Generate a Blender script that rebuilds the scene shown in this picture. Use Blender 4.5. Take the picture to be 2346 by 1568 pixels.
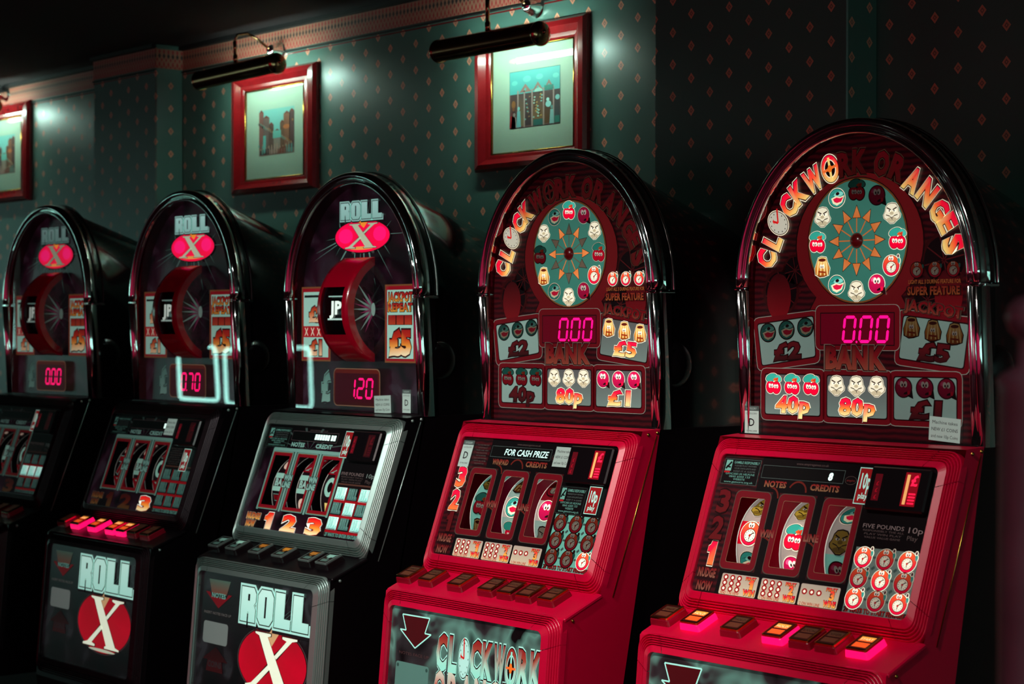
import bpy, bmesh, math, random
from mathutils import Matrix, Vector
for o in list(bpy.data.objects): bpy.data.objects.remove(o)
S = bpy.context.scene
C = S.collection
R = math.radians; PI = math.pi; sin = math.sin; cos = math.cos
random.seed(7)
HZ = 1.45            # camera height above the floor
YH = 2.7177          # distance from camera plane to the machine fronts
YW = YH + .5         # picture wall
CEIL = 2.385

# ------------------------------------------------------------------ camera
F_PX, YAW, PITCH, ROLL = 4339.2, R(40.732), R(-.2397), R(.1145)
cam = bpy.data.objects.new('camera', bpy.data.cameras.new('camera')); C.objects.link(cam)
cam.data.sensor_width = 36; cam.data.lens = 36 * F_PX / 2346; cam.data.clip_start = .05
r0 = Vector((sin(YAW), cos(YAW), 0)); f0 = Vector((-cos(YAW), sin(YAW), 0)); z0 = Vector((0, 0, 1))
Fw = f0 * cos(PITCH) + z0 * sin(PITCH); Up0 = -f0 * sin(PITCH) + z0 * cos(PITCH)
Rt = r0 * cos(ROLL) + Up0 * sin(ROLL); Up = -r0 * sin(ROLL) + Up0 * cos(ROLL)
cam.matrix_world = Matrix(((Rt.x, Up.x, -Fw.x, 0), (Rt.y, Up.y, -Fw.y, 0), (Rt.z, Up.z, -Fw.z, HZ), (0, 0, 0, 1)))
cam.data.dof.use_dof = True; cam.data.dof.focus_distance = 3.75; cam.data.dof.aperture_fstop = 6.3
S.camera = cam
# ------------------------------------------------------------------ world and exposure
S.view_settings.view_transform = 'Standard'; S.view_settings.look = 'None'
S.view_settings.exposure = 0; S.view_settings.gamma = 1; S.view_settings.use_curve_mapping = False
W = bpy.data.worlds.new('world'); S.world = W; W.use_nodes = True
W.node_tree.nodes['Background'].inputs[0].default_value = (.30, .02, .12, 1)
W.node_tree.nodes['Background'].inputs[1].default_value = .03
# ceiling spots: (x, y, watts, cone degrees, colour, point aimed at)
WARM, PLUM = (1, .86, .82), (1, .10, .34)
DOWNLIGHTS = [(-2.50, .95, 125, 50, WARM, (-2.99, 2.55, .88), 'aimed at the red machine below the picture lamp'), (-1.65, .95, 82, 50, WARM, (-2.20, 2.55, .86), 'aimed at the red machine nearest the camera'), (-3.35, .95, 66, 50, (.86, 1, .94), (-3.76, 2.52, .98), 'aimed at the silver trimmed machine'),
              (-1.4, -1.6, 360, 110, PLUM, (-1.4, -3.4, 1.2), 'washing the wall behind the camera plum'), (-4.3, -1.6, 360, 90, PLUM, (-4.3, -3.4, 1.0), 'washing the middle of the opposite wall plum'), (1.6, -1.6, 360, 100, PLUM, (1.6, -3.4, 1.2), 'washing the near corner of the opposite wall plum'), (-.35, .75, 20, 90, (1, .62, .72), None, 'glowing beside the wooden post')]  # plum and post spots are added fill, tinting dark areas and lighting the post
ADDED_WINDOWS = [(-16.2, -15.6, 0), (-2.9, -2.2, 1), (-.9, -.2, 1), (1.2, 1.9, 1), (-2.8, -2.0, 2), (-.9, -.1, 2), (1.0, 1.8, 2)]      # narrow glowing windows added for chrome reflections: from, to, wall (front, far end, near end)
ADDED_WINDOW_GLOW = 5.2
LAMP_POWER = 22.0

# ------------------------------------------------------------------ materials
def lin(h):
    if isinstance(h, (tuple, list)): return tuple(h)[:3]
    h = h.lstrip('#'); v = [int(h[i:i+2], 16) / 255 for i in (0, 2, 4)]
    return tuple(c / 12.92 if c <= .04045 else ((c + .055) / 1.055) ** 2.4 for c in v)
MATS = {}
def mat(name, col='#808080', rough=.5, metal=0, spec=.5, emit=None, es=0, coat=0, bump=0, bscale=200, var=0, trans=0):
    m = bpy.data.materials.new(name); m.use_nodes = True; nt = m.node_tree; b = nt.nodes['Principled BSDF']
    c = lin(col); b.inputs['Base Color'].default_value = (*c, 1); b.inputs['Roughness'].default_value = rough
    b.inputs['Metallic'].default_value = metal; b.inputs['Specular IOR Level'].default_value = spec
    b.inputs['Coat Weight'].default_value = coat; b.inputs['Coat Roughness'].default_value = .08
    b.inputs['Transmission Weight'].default_value = trans
    if emit: b.inputs['Emission Color'].default_value = (*lin(emit), 1); b.inputs['Emission Strength'].default_value = es
    tc = nt.nodes.new('ShaderNodeTexCoord'); nz = nt.nodes.new('ShaderNodeTexNoise'); nz.inputs['Scale'].default_value = bscale; nz.inputs['Detail'].default_value = 3
    nt.links.new(tc.outputs['Object'], nz.inputs['Vector'])
    if var:
        mx = nt.nodes.new('ShaderNodeMix'); mx.data_type = 'RGBA'
        mx.inputs[6].default_value = (*[x * (1 - var) for x in c], 1); mx.inputs[7].default_value = (*[min(1, x * (1 + var)) for x in c], 1)
        nt.links.new(nz.outputs['Fac'], mx.inputs[0]); nt.links.new(mx.outputs[2], b.inputs['Base Color'])
    if bump:
        bp = nt.nodes.new('ShaderNodeBump'); bp.inputs['Strength'].default_value = bump; bp.inputs['Distance'].default_value = .001
        nt.links.new(nz.outputs['Fac'], bp.inputs['Height']); nt.links.new(bp.outputs['Normal'], b.inputs['Normal'])
    MATS[name] = m; return m
mat('red_plastic', '#d8003a', .34, spec=.5, bump=.12, bscale=900)
mat('black_plastic', '#0d070b', .3, spec=.45, bump=.05, bscale=700)
mat('black_gloss', '#0b070a', .16, spec=.6, coat=.6)
mat('chrome', '#e9f2ee', .07, metal=1)
mat('silver_trim', '#a8bdb6', .36, metal=.75, bump=.1, bscale=1200)
mat('black_trim', '#2a1a20', .33, metal=.6, bump=.1, bscale=1200)  # silver trim again, with shade put into its colour for the dimmer machines
mat('gold', '#b58a42', .25, metal=1)
mat('brass', '#a87a58', .16, metal=1)
mat('reveal', '#7d1f26', .12, metal=1)
mat('board_dark', '#16040a', .45)
mat('button_lens', '#8a0a22', .2, spec=.6)
mat('button_lit', '#c00838', .2, emit='#ff0a5c', es=1.5)
mat('button_black', '#170d10', .25)
mat('wood_frame', '#7a0f14', .26, coat=.5, var=.35, bscale=30)
mat('mat_board', '#98aa9a', .7)
mat('tube_glow', '#ffffff', .5, emit=(.62, 1, .86), es=LAMP_POWER * 3.0)
mat('ceiling', '#1c0a12', .9, bump=.2, bscale=120)
mat('carpet', '#6a1430', .95, var=.6, bscale=60)
mat('dark_wall', '#8a4056', .8, var=.2, bscale=8)
mat('post_wood', '#6a4c56', .4, var=.3, bscale=25)
mat('lens_glow', '#ffffff', .5, emit=(.9, 1, .95), es=6)
mat('neon', '#ffffff', .4, emit=(.45, 1, .88), es=13)
mat('window_light', '#203030', .2, emit=(.46, .95, .84), es=ADDED_WINDOW_GLOW)
mat('seam', '#050203', .9)
mat('cove', '#12090d', .7)

def ink_material():
    m = bpy.data.materials.new('printed_ink'); m.use_nodes = True; nt = m.node_tree; b = nt.nodes['Principled BSDF']
    a = nt.nodes.new('ShaderNodeVertexColor'); a.layer_name = 'Col'
    nt.links.new(a.outputs['Color'], b.inputs['Base Color']); nt.links.new(a.outputs['Color'], b.inputs['Emission Color'])
    nt.links.new(a.outputs['Alpha'], b.inputs['Emission Strength'])
    b.inputs['Roughness'].default_value = .45; b.inputs['Specular IOR Level'].default_value = .3
    MATS['ink'] = m
ink_material()
def glass_material(name, ior, rough=.0, tint=(1, 1, 1)):
    m = bpy.data.materials.new(name); m.use_nodes = True; nt = m.node_tree
    for n in list(nt.nodes): nt.nodes.remove(n)
    out = nt.nodes.new('ShaderNodeOutputMaterial'); mx = nt.nodes.new('ShaderNodeMixShader'); fr = nt.nodes.new('ShaderNodeFresnel'); fr.inputs[0].default_value = ior
    tr = nt.nodes.new('ShaderNodeBsdfTransparent'); tr.inputs[0].default_value = (*tint, 1); gl = nt.nodes.new('ShaderNodeBsdfGlossy'); gl.inputs['Roughness'].default_value = rough
    ge = nt.nodes.new('ShaderNodeNewGeometry'); mr = nt.nodes.new('ShaderNodeMapRange'); mr.inputs[3].default_value = ior; mr.inputs[4].default_value = 1/ior      # same reflectance from either side of the thin pane
    nt.links.new(ge.outputs['Backfacing'], mr.inputs[0]); nt.links.new(mr.outputs[0], fr.inputs[0])
    nt.links.new(fr.outputs[0], mx.inputs[0]); nt.links.new(tr.outputs[0], mx.inputs[1]); nt.links.new(gl.outputs[0], mx.inputs[2]); nt.links.new(mx.outputs[0], out.inputs[0])
    MATS[name] = m
glass_material('pane', 1.5, .01, (.94, .96, .95))

class N:      # tiny math-node helper
    def __init__(s, nt): s.nt = nt
    def m(s, op, a, b=0, c=0):
        n = s.nt.nodes.new('ShaderNodeMath'); n.operation = op
        for i, v in enumerate((a, b, c)):
            if isinstance(v, (int, float)): n.inputs[i].default_value = v
            else: s.nt.links.new(v, n.inputs[i])
        return n.outputs[0]
def wallpaper():
    m = bpy.data.materials.new('wallpaper'); m.use_nodes = True; nt = m.node_tree; b = nt.nodes['Principled BSDF']; k = N(nt)
    tc = nt.nodes.new('ShaderNodeTexCoord'); sp = nt.nodes.new('ShaderNodeSeparateXYZ'); nt.links.new(tc.outputs['Object'], sp.inputs[0])
    PX, PZ = .1165, .0735
    u = k.m('ADD', sp.outputs[0], sp.outputs[1]); u = k.m('DIVIDE', k.m('ADD', u, .172), PX); v = k.m('DIVIDE', k.m('SUBTRACT', sp.outputs[2], 2.143), PZ)
    ds = []
    for off in (.5, 0):
        a = k.m('ABSOLUTE', k.m('SUBTRACT', k.m('FRACT', k.m('ADD', u, off)), .5)); c = k.m('ABSOLUTE', k.m('SUBTRACT', k.m('FRACT', k.m('ADD', v, off)), .5))
        ds.append(k.m('ADD', k.m('MULTIPLY', a, PX / .0105), k.m('MULTIPLY', c, PZ / .0125)))
    d = k.m('MINIMUM', *ds)
    ring = k.m('MULTIPLY', k.m('LESS_THAN', d, 1), k.m('GREATER_THAN', d, .5)); dot = k.m('LESS_THAN', d, .2)
    mask = k.m('MAXIMUM', ring, dot)
    nz = nt.nodes.new('ShaderNodeTexNoise'); nz.inputs['Scale'].default_value = 6; nt.links.new(tc.outputs['Object'], nz.inputs['Vector'])
    base = nt.nodes.new('ShaderNodeMix'); base.data_type = 'RGBA'; base.inputs[6].default_value = (*lin('#42605a'), 1); base.inputs[7].default_value = (*lin('#4b6b63'), 1); nt.links.new(nz.outputs['Fac'], base.inputs[0])
    inner = nt.nodes.new('ShaderNodeMix'); inner.data_type = 'RGBA'; inner.inputs[7].default_value = (*lin('#c05c4c'), 1)
    nt.links.new(k.m('MULTIPLY', k.m('LESS_THAN', d, 1), .45), inner.inputs[0]); nt.links.new(base.outputs[2], inner.inputs[6])
    mx = nt.nodes.new('ShaderNodeMix'); mx.data_type = 'RGBA'; mx.inputs[7].default_value = (*lin('#dc8c72'), 1)
    nt.links.new(mask, mx.inputs[0]); nt.links.new(inner.outputs[2], mx.inputs[6]); nt.links.new(mx.outputs[2], b.inputs['Base Color'])
    b.inputs['Roughness'].default_value = .36; b.inputs['Specular IOR Level'].default_value = .7
    MATS['wallpaper'] = m
    m2 = bpy.data.materials.new('border_paper'); m2.use_nodes = True; nt = m2.node_tree; b = nt.nodes['Principled BSDF']; k = N(nt)
    tc = nt.nodes.new('ShaderNodeTexCoord'); sp = nt.nodes.new('ShaderNodeSeparateXYZ'); nt.links.new(tc.outputs['Object'], sp.inputs[0])
    u = k.m('DIVIDE', k.m('ADD', sp.outputs[0], sp.outputs[1]), .0165); v = k.m('DIVIDE', k.m('SUBTRACT', sp.outputs[2], HZ + .858), .062)
    def row(vc, hw, hh, off):
        a = k.m('ABSOLUTE', k.m('SUBTRACT', k.m('FRACT', k.m('ADD', u, off)), .5)); c = k.m('ABSOLUTE', k.m('SUBTRACT', v, vc))
        return k.m('LESS_THAN', k.m('ADD', k.m('DIVIDE', a, hw), k.m('DIVIDE', c, hh)), 1)
    red = k.m('MAXIMUM', k.m('MAXIMUM', row(.2, .22, .18, 0), row(.44, .2, .12, .5)), k.m('MAXIMUM', row(.86, .22, .16, 0), row(.06, .2, .1, .5)))
    drk = row(.64, .34, .16, 0)
    a1 = nt.nodes.new('ShaderNodeMix'); a1.data_type = 'RGBA'; a1.inputs[6].default_value = (*lin('#a06a58'), 1); a1.inputs[7].default_value = (*lin('#9c1420'), 1); nt.links.new(red, a1.inputs[0])
    a2 = nt.nodes.new('ShaderNodeMix'); a2.data_type = 'RGBA'; a2.inputs[7].default_value = (*lin('#33262a'), 1); nt.links.new(a1.outputs[2], a2.inputs[6]); nt.links.new(drk, a2.inputs[0])
    nt.links.new(a2.outputs[2], b.inputs['Base Color']); b.inputs['Roughness'].default_value = .6
    MATS['border_paper'] = m2
    # red machine backboard: fine horizontal dark grain
    m3 = bpy.data.materials.new('maroon_grain'); m3.use_nodes = True; nt = m3.node_tree; b = nt.nodes['Principled BSDF']
    tc = nt.nodes.new('ShaderNodeTexCoord'); wv = nt.nodes.new('ShaderNodeTexWave'); wv.bands_direction = 'Y'; wv.inputs['Scale'].default_value = 28; wv.inputs['Distortion'].default_value = 3; wv.inputs['Detail'].default_value = 3
    nt.links.new(tc.outputs['Object'], wv.inputs['Vector'])
    r = nt.nodes.new('ShaderNodeValToRGB'); r.color_ramp.elements[0].color = (*lin('#1c0309'), 1); r.color_ramp.elements[1].color = (*lin('#4a0812'), 1); nt.links.new(wv.outputs['Fac'], r.inputs[0])
    nt.links.new(r.outputs[0], b.inputs['Base Color']); nt.links.new(r.outputs[0], b.inputs['Emission Color']); b.inputs['Emission Strength'].default_value = .2; b.inputs['Roughness'].default_value = .4
    MATS['maroon_grain'] = m3
wallpaper()

# ------------------------------------------------------------------ mesh helpers
class MB:
    def __init__(s): s.v = []; s.f = []; s.sm = []
    def quad_grid(s, rows, close=False, smooth=True):
        b = len(s.v); n = len(rows[0])
        for r in rows: s.v += [tuple(p) for p in r]
        for i in range(len(rows) - 1):
            for j in range(n if close else n - 1):
                s.f.append((b + i*n + j, b + i*n + (j+1) % n, b + (i+1)*n + (j+1) % n, b + (i+1)*n + j)); s.sm.append(smooth)
    def poly(s, pts): b = len(s.v); s.v += [tuple(p) for p in pts]; s.f.append(tuple(range(b, b + len(pts)))); s.sm.append(False)
    def box(s, x0, x1, y0, y1, z0, z1):
        b = len(s.v); s.v += [(x0,y0,z0),(x1,y0,z0),(x1,y1,z0),(x0,y1,z0),(x0,y0,z1),(x1,y0,z1),(x1,y1,z1),(x0,y1,z1)]
        for f in ((0,3,2,1),(4,5,6,7),(0,1,5,4),(1,2,6,5),(2,3,7,6),(3,0,4,7)): s.f.append(tuple(b+i for i in f)); s.sm.append(False)
    def cbox(s, cx, cy, cz, w, d, h, c):      # chamfered box
        bm = bmesh.new(); bmesh.ops.create_cube(bm, size=1)
        for v in bm.verts: v.co = Vector((cx + v.co.x*w, cy + v.co.y*d, cz + v.co.z*h))
        bmesh.ops.bevel(bm, geom=bm.edges[:], offset=c, segments=1, profile=.5, affect='EDGES')
        b = len(s.v); bm.verts.index_update(); s.v += [tuple(v.co) for v in bm.verts]
        for f in bm.faces: s.f.append(tuple(b + v.index for v in f.verts)); s.sm.append(False)
        bm.free()
    def tube(s, pts, r, n=10, caps=True):
        pts = [Vector(p) for p in pts]; rows = []; up = None
        for i, p in enumerate(pts):
            t = (pts[min(i+1, len(pts)-1)] - pts[max(i-1, 0)]).normalized()
            if up is None: up = t.orthogonal().normalized()
            up = (up - t * up.dot(t)).normalized(); sd = t.cross(up); rr = r[i] if isinstance(r, (list, tuple)) else r
            rows.append([p + (up*cos(2*PI*k/n) + sd*sin(2*PI*k/n))*rr for k in range(n)])
        s.quad_grid(rows, True)
        if caps: s.poly(rows[0][::-1]); s.poly(rows[-1])
    def lathe(s, prof, axis='z', n=24, o=(0,0,0)):      # prof: (radius, along)
        rows = []
        for r, h in prof:
            row = []
            for k in range(n):
                a = 2*PI*k/n; c, d = r*cos(a), r*sin(a)
                row.append((o[0]+c, o[1]+d, o[2]+h) if axis == 'z' else (o[0]+h, o[1]+c, o[2]+d) if axis == 'x' else (o[0]+c, o[1]+h, o[2]+d))
            rows.append(row)
        s.quad_grid(rows, True)
    def build(s, name, m, parent=None, mtx=None, fix=True):
        me = bpy.data.meshes.new(name); me.from_pydata(s.v, [], s.f)
        me.polygons.foreach_set('use_smooth', s.sm); me.materials.append(MATS[m])
        if fix:
            bm = bmesh.new(); bm.from_mesh(me); bmesh.ops.remove_doubles(bm, verts=bm.verts, dist=1e-6); bmesh.ops.recalc_face_normals(bm, faces=bm.faces); bm.to_mesh(me); bm.free()
        return link(name, me, parent, mtx)
def link(name, me, parent=None, mtx=None):
    o = bpy.data.objects.new(name, me); C.objects.link(o)
    if parent: o.parent = parent
    if mtx is not None: o.matrix_local = mtx
    return o
def tag(o, label=None, cat=None, group=None, kind=None):
    for k, v in (('label', label), ('category', cat), ('group', group), ('kind', kind)):
        if v: o[k] = v
    return o
def T(x=0, y=0, z=0): return Matrix.Translation((x, y, z))
def plane(o, upv):      # plane matrix: local x = right, y = up along the plane, z = out of it
    u = Vector((0, *upv)).normalized(); n = Vector((1, 0, 0)).cross(u)
    return Matrix(((1, u.x, n.x, o[0]), (0, u.y, n.y, o[1]), (0, u.z, n.z, o[2]), (0, 0, 0, 1)))

# ------------------------------------------------------------------ flat artwork (printed or back-lit shapes)
LH = .00018
class Art:
    def __init__(s): s.v = []; s.f = []; s.c = []
    def poly(s, pts, col, e=0, l=0, top=None, edge=None):      # top: colour at the top edge (gradient up the shape)
        b = len(s.v); s.v += [(p[0], p[1], l*LH) for p in pts]; s.f.append(tuple(range(b, b + len(pts))))
        c0 = lin(col)
        if top is not None:
            ct = [lin(t) for t in (top if isinstance(top, list) else [top])]; st = [c0] + ct
            ys = [p[1] for p in pts]; a, d = min(ys), max(ys) - min(ys) or 1
            for p in pts:
                t = (p[1]-a)/d*(len(st)-1); i = min(int(t), len(st)-2); t -= i
                s.c.append((*[st[i][k]*(1-t) + st[i+1][k]*t for k in range(3)], e))
        else: s.c += [(*c0, e)] * len(pts)
    def rect(s, x0, y0, x1, y1, col, e=0, l=0, **k): s.poly([(x0,y0),(x1,y0),(x1,y1),(x0,y1)], col, e, l, **k)
    def ell(s, x, y, rx, ry, col, e=0, l=0, n=22, rot=0, **k): s.poly([(x+rx*cos(a)*cos(rot)-ry*sin(a)*sin(rot), y+rx*cos(a)*sin(rot)+ry*sin(a)*cos(rot)) for a in [2*PI*i/n for i in range(n)]], col, e, l, **k)
    def line(s, a, b, w, col, e=0, l=0):
        dx, dy = b[0]-a[0], b[1]-a[1]; q = math.hypot(dx, dy) or 1; nx, ny = -dy/q*w/2, dx/q*w/2
        s.poly([(a[0]+nx,a[1]+ny),(a[0]-nx,a[1]-ny),(b[0]-nx,b[1]-ny),(b[0]+nx,b[1]+ny)], col, e, l)
    def rrect(s, x0, y0, x1, y1, r, col, e=0, l=0, **k): s.poly(rr(x0, y0, x1, y1, r), col, e, l, **k)
    def text(s, txt, x, y, h, col, e=0, l=0, w=None, bold=0, rot=0, top=None, skew=0):      # centred on (x,y), cap height h, width w
        tris, bx = glyphs(txt, bold); W0 = bx[1]-bx[0] or 1; H0 = .69; sx = (w/W0 if w else h/H0); sy = h/H0; cx = (bx[0]+bx[1])/2
        c0 = lin(col); st = [c0] + ([lin(t) for t in (top if isinstance(top, list) else [top])] if top is not None else [])
        for tr in tris:
            b = len(s.v)
            for (px, py) in tr:
                qx, qy = (px-cx)*sx, (py-.345)*sy; t = min(.999, max(0, qy/h+.5)); qx += skew*qy
                s.v.append((x+qx*cos(rot)-qy*sin(rot), y+qx*sin(rot)+qy*cos(rot), l*LH))
                if len(st) > 1: q = t*(len(st)-1); i = min(int(q), len(st)-2); q -= i; s.c.append((*[st[i][k]*(1-q)+st[i+1][k]*q for k in range(3)], e))
                else: s.c.append((*c0, e))
            s.f.append(tuple(range(b, b+len(tr))))
    def fancy(s, txt, x, y, h, w, fill, top, e, l, edge='#f2e6c4', dark='#2a0508', bold=.035, rot=0, skew=0, ee=None):      # outlined lettering
        ee = e if ee is None else ee
        s.text(txt, x, y, h*1.0, edge, ee, l, w=w*1.06, bold=bold+.055, rot=rot, skew=skew); s.text(txt, x, y, h, dark, e*.5, l+1, w=w*1.02, bold=bold+.028, rot=rot, skew=skew)
        s.text(txt, x, y, h, fill, e, l+2, w=w, bold=bold, rot=rot, top=top, skew=skew)
    def mesh(s, name):
        me = bpy.data.meshes.new(name); me.from_pydata(s.v, [], s.f); a = me.color_attributes.new('Col', 'FLOAT_COLOR', 'CORNER')
        flat = []
        for p in me.polygons:
            for li in p.loop_indices: flat += s.c[me.loops[li].vertex_index]
        a.data.foreach_set('color', flat); me.materials.append(MATS['ink']); return me
    def build(s, name, parent, mtx=None): return link(name, s.mesh(name), parent, mtx)
def rr(x0, y0, x1, y1, r, n=4):
    P = []
    for cx, cy, a0 in ((x1-r, y1-r, 0), (x0+r, y1-r, 90), (x0+r, y0+r, 180), (x1-r, y0+r, 270)):
        P += [(cx+r*cos(R(a0+90*i/n)), cy+r*sin(R(a0+90*i/n))) for i in range(n+1)]
    return P
_G = {}
def grow(pts, d):      # offset a polygon outward
    n = len(pts); ar = sum(pts[i][0]*pts[(i+1) % n][1]-pts[(i+1) % n][0]*pts[i][1] for i in range(n)); sg = 1 if ar > 0 else -1; out = []
    for i in range(n):
        a, b, c = Vector(pts[i-1]), Vector(pts[i]), Vector(pts[(i+1) % n]); u = (b-a).normalized(); w = (c-b).normalized(); n1 = Vector((u.y, -u.x))*sg; n2 = Vector((w.y, -w.x))*sg; m_ = n1+n2; m_ /= max(.3, m_.dot(n1)); out.append(tuple(b+m_*d))
    return out
def glyphs(txt, off):
    k = (txt, round(off, 4))
    if txt == '1':
        P = grow([(.0, .44), (.0, .52), (.10, .56), (.17, .69), (.40, .69), (.40, 0), (.16, 0), (.16, .44)], off)
        return [[P[i] for i in (1, 2, 3, 7, 0)], [P[i] for i in (3, 4, 5, 6, 7)]], (min(p[0] for p in P), max(p[0] for p in P))
    if k not in _G:
        cu = bpy.data.curves.new('lettering', 'FONT'); cu.body = txt; cu.size = 1; cu.offset = off; cu.resolution_u = 2; cu.fill_mode = 'FRONT'
        if off > .02: cu.space_character = 1 + off*1.2
        ob = bpy.data.objects.new('lettering', cu); me = ob.to_mesh()
        vs = [(v.co.x, v.co.y) for v in me.vertices]; tris = [[vs[i] for i in p.vertices] for p in me.polygons]
        ob.to_mesh_clear(); bpy.data.objects.remove(ob); bpy.data.curves.remove(cu)
        xs = [p[0] for t in tris for p in t] or [0, 1]
        _G[k] = (tris, (min(xs), max(xs)))
    return _G[k]
SEG = {'0':'abcdef','1':'bc','2':'abged','3':'abgcd','5':'afgcd','7':'abc','8':'abcdefg','6':'afgedc'}
def seg_digit(A, d, x, y, w, h, col, e, l, sk=.12):
    t = h*.11; g = t*.18
    def P(pts): A.poly([(x+px+sk*py, y+py) for px, py in pts], col, e, l)
    for q in SEG[d]:
        if q in 'adg':
            yy = {'a': h-t/2, 'g': h/2, 'd': t/2}[q]; P([(g+t/2,yy),(g+t,yy+t/2),(w-g-t,yy+t/2),(w-g-t/2,yy),(w-g-t,yy-t/2),(g+t,yy-t/2)])
        else:
            xx = t/2 if q in 'ef' else w-t/2; ya, yb = (h/2+g, h-t/2-g) if q in 'bf' else (t/2+g, h/2-g)
            P([(xx,ya),(xx+t/2,ya+t/2),(xx+t/2,yb-t/2),(xx,yb),(xx-t/2,yb-t/2),(xx-t/2,ya+t/2)])

# fruit symbols, drawn in a unit square
def sym(kind, lit):
    A = Art(); e = 1.0 if lit == 1 else (.30 if lit == .5 else .07)
    k = (1 if lit == 1 else .8) if lit else .26
    def cc(h): return tuple(c*k for c in lin(h))
    edge = cc('#f4ead0') if lit else cc('#4a1a1a'); dk = cc('#1d0508')
    def eyes(x, y, s):
        for d in (-1, 1): A.ell(x+d*.085*s, y, .085*s, .12*s, cc('#f6f0e0'), e, 6, 12); A.ell(x+d*.06*s, y-.03*s, .035*s, .055*s, dk, e, 7, 10)
    if kind == 'cherry':
        for r, c, l in ((.29, edge, 0), (.265, dk, 1), (.245, cc('#e3002e'), 2)):
            A.ell(-.17, -.13, r, r*1.1, c, e, l); A.ell(.17, -.16, r, r*1.1, c, e, l)
            A.ell(-.12, .28, r*1.25, r*.7, c if l < 2 else cc('#2f9c8a'), e, l, rot=.25); A.ell(.26, .25, r*.8, r*.55, c if l < 2 else cc('#3fb7a4'), e, l, rot=-.4)
        A.ell(-.22, -.02, .07, .05, cc('#ff7a90'), e, 3); A.poly([(-.02,.2),(.14,.3),(.14,.1)], cc('#e2571f'), e, 4); A.poly([(.02,.2),(.28,.3),(.26,.1)], cc('#c93416'), e, 4)
        eyes(-.12, -.08, .8); eyes(.17, -.1, .75)
    elif kind == 'melon':
        for r, c, l in ((.47, edge, 0), (.44, dk, 1), (.41, cc('#2f8f80'), 2)): A.ell(0, 0, r, r*.93, c, e, l, 26)
        for i in range(4): A.poly([(-.36+.02*i, .12-.13*i), (-.05, .22-.12*i), (.3, .18-.12*i), (-.03, .17-.12*i)], cc('#1c5d58'), e, 3)
        A.ell(.1, .16, .26, .1, cc('#7fd0c0'), e, 3, rot=.12); A.ell(.05, .18, .1, .07, dk, e, 4, rot=.2)
        A.poly([(-.3,-.02),(-.05,.08),(.2,.04),(.42,.1),(.3,-.2),(.02,-.33),(-.2,-.24)], cc('#e8e2bc'), e, 4); A.poly([(-.2,-.05),(.0,.02),(.18,-.02),(.38,.03),(.24,-.17),(.02,-.22),(-.12,-.17)], cc('#d8133c'), e, 5)
    elif kind in ('lemon', 'lemon_yellow'):
        base = '#e6dfc4' if kind == 'lemon' else '#c9a83c'; sh = '#b9ad8e' if kind == 'lemon' else '#8d7226'
        pts = [(.0,.46),(.22,.42),(.34,.28),(.38,.08),(.47,-.06),(.44,-.2),(.26,-.33),(.1,-.45),(-.1,-.45),(-.26,-.33),(-.44,-.2),(-.47,-.06),(-.38,.08),(-.34,.28),(-.22,.42)]
        for q, c, l in ((1.0, edge, 0), (.95, dk, 1), (.89, cc(base), 2)): A.poly([(x*q, y*q) for x, y in pts], c, e, l)
        A.ell(0, -.27, .28, .1, cc(sh), e, 3)
        for d in (-1, 1):
            A.line((d*.26, .24), (d*.05, .14), .05, dk, e, 4); A.ell(d*.14, .1, .09, .045, cc('#faf6e6'), e, 4); A.ell(d*.12, .1, .03, .04, dk, e, 5); A.line((d*.1, -.12), (d*.3, -.06), .035, dk, e, 4)
        A.ell(0, .0, .11, .07, cc(sh), e, 4); A.line((-.1,-.14), (0,-.19), .03, dk, e, 4); A.line((.1,-.14), (0,-.19), .03, dk, e, 4); A.line((0,-.19), (.03,-.27), .03, dk, e, 4)
    elif kind == 'orange':
        for r, c, l in ((.46, edge, 0), (.43, dk, 1)): A.ell(-.03, -.03, r, r, c, e, l, 26)
        A.ell(-.03, -.03, .41, .41, cc('#e0003a'), e, 2, 26, top=[cc('#e0102e'), cc('#e8642a')])
        A.ell(-.02, -.1, .27, .25, dk, e, 3); A.ell(-.02, -.1, .245, .225, cc('#f0ead2'), e, 4)
        for i in range(12): a = i*PI/6; A.ell(-.02+.19*cos(a), -.1+.175*sin(a), .02, .02, dk, e, 5, 6)
        A.line((-.02,-.1), (.13,.02), .04, dk, e, 5); A.line((-.02,-.1), (-.03,-.24), .035, dk, e, 5); A.ell(-.02, -.1, .05, .05, cc('#a8141c'), e, 6, 10); eyes(-.03, .27, .8)
        A.ell(.36, .16, .1, .15, edge, e, 0); A.ell(.36, .16, .07, .12, cc('#2f8f84'), e, 2); A.ell(.33, .36, .08, .1, edge, e, 0); A.ell(.33, .36, .05, .07, cc('#43202a'), e, 2)
    elif kind == 'plum':
        for r, c, l in ((.45, edge, 0), (.42, dk, 1)): A.ell(0, 0, r, r*.97, c, e, l, 26); A.poly([(.2,-.35),(.5,-.46),(.44,-.1)], c, e, l)
        A.ell(0, 0, .4, .39, cc('#a3063f'), e, 2, 26, top=cc('#d3124e')); A.ell(-.18, .2, .12, .08, cc('#f05a8c'), e, 3, rot=.6); A.ell(.16, -.22, .15, .05, dk, e, 3, rot=.3); A.ell(.28, -.2, .07, .09, cc('#e8103a'), e, 4); eyes(.02, .14, 1.1)
    else:      # golden pudding
        pts = [(-.24,.4),(-.05,.46),(.22,.42),(.3,.2),(.42,-.05),(.36,-.36),(.1,-.44),(-.15,-.46),(-.4,-.34),(-.42,-.05),(-.32,.2)]
        for q, c, l in ((1.04, edge, 0), (.98, dk, 1)): A.poly([(x*q, y*q) for x, y in pts], c, e, l)
        A.poly([(x*.93, y*.93) for x, y in pts], cc('#8c3a10'), e, 2, top=[cc('#d68a28'), cc('#f0cf80')])
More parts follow.
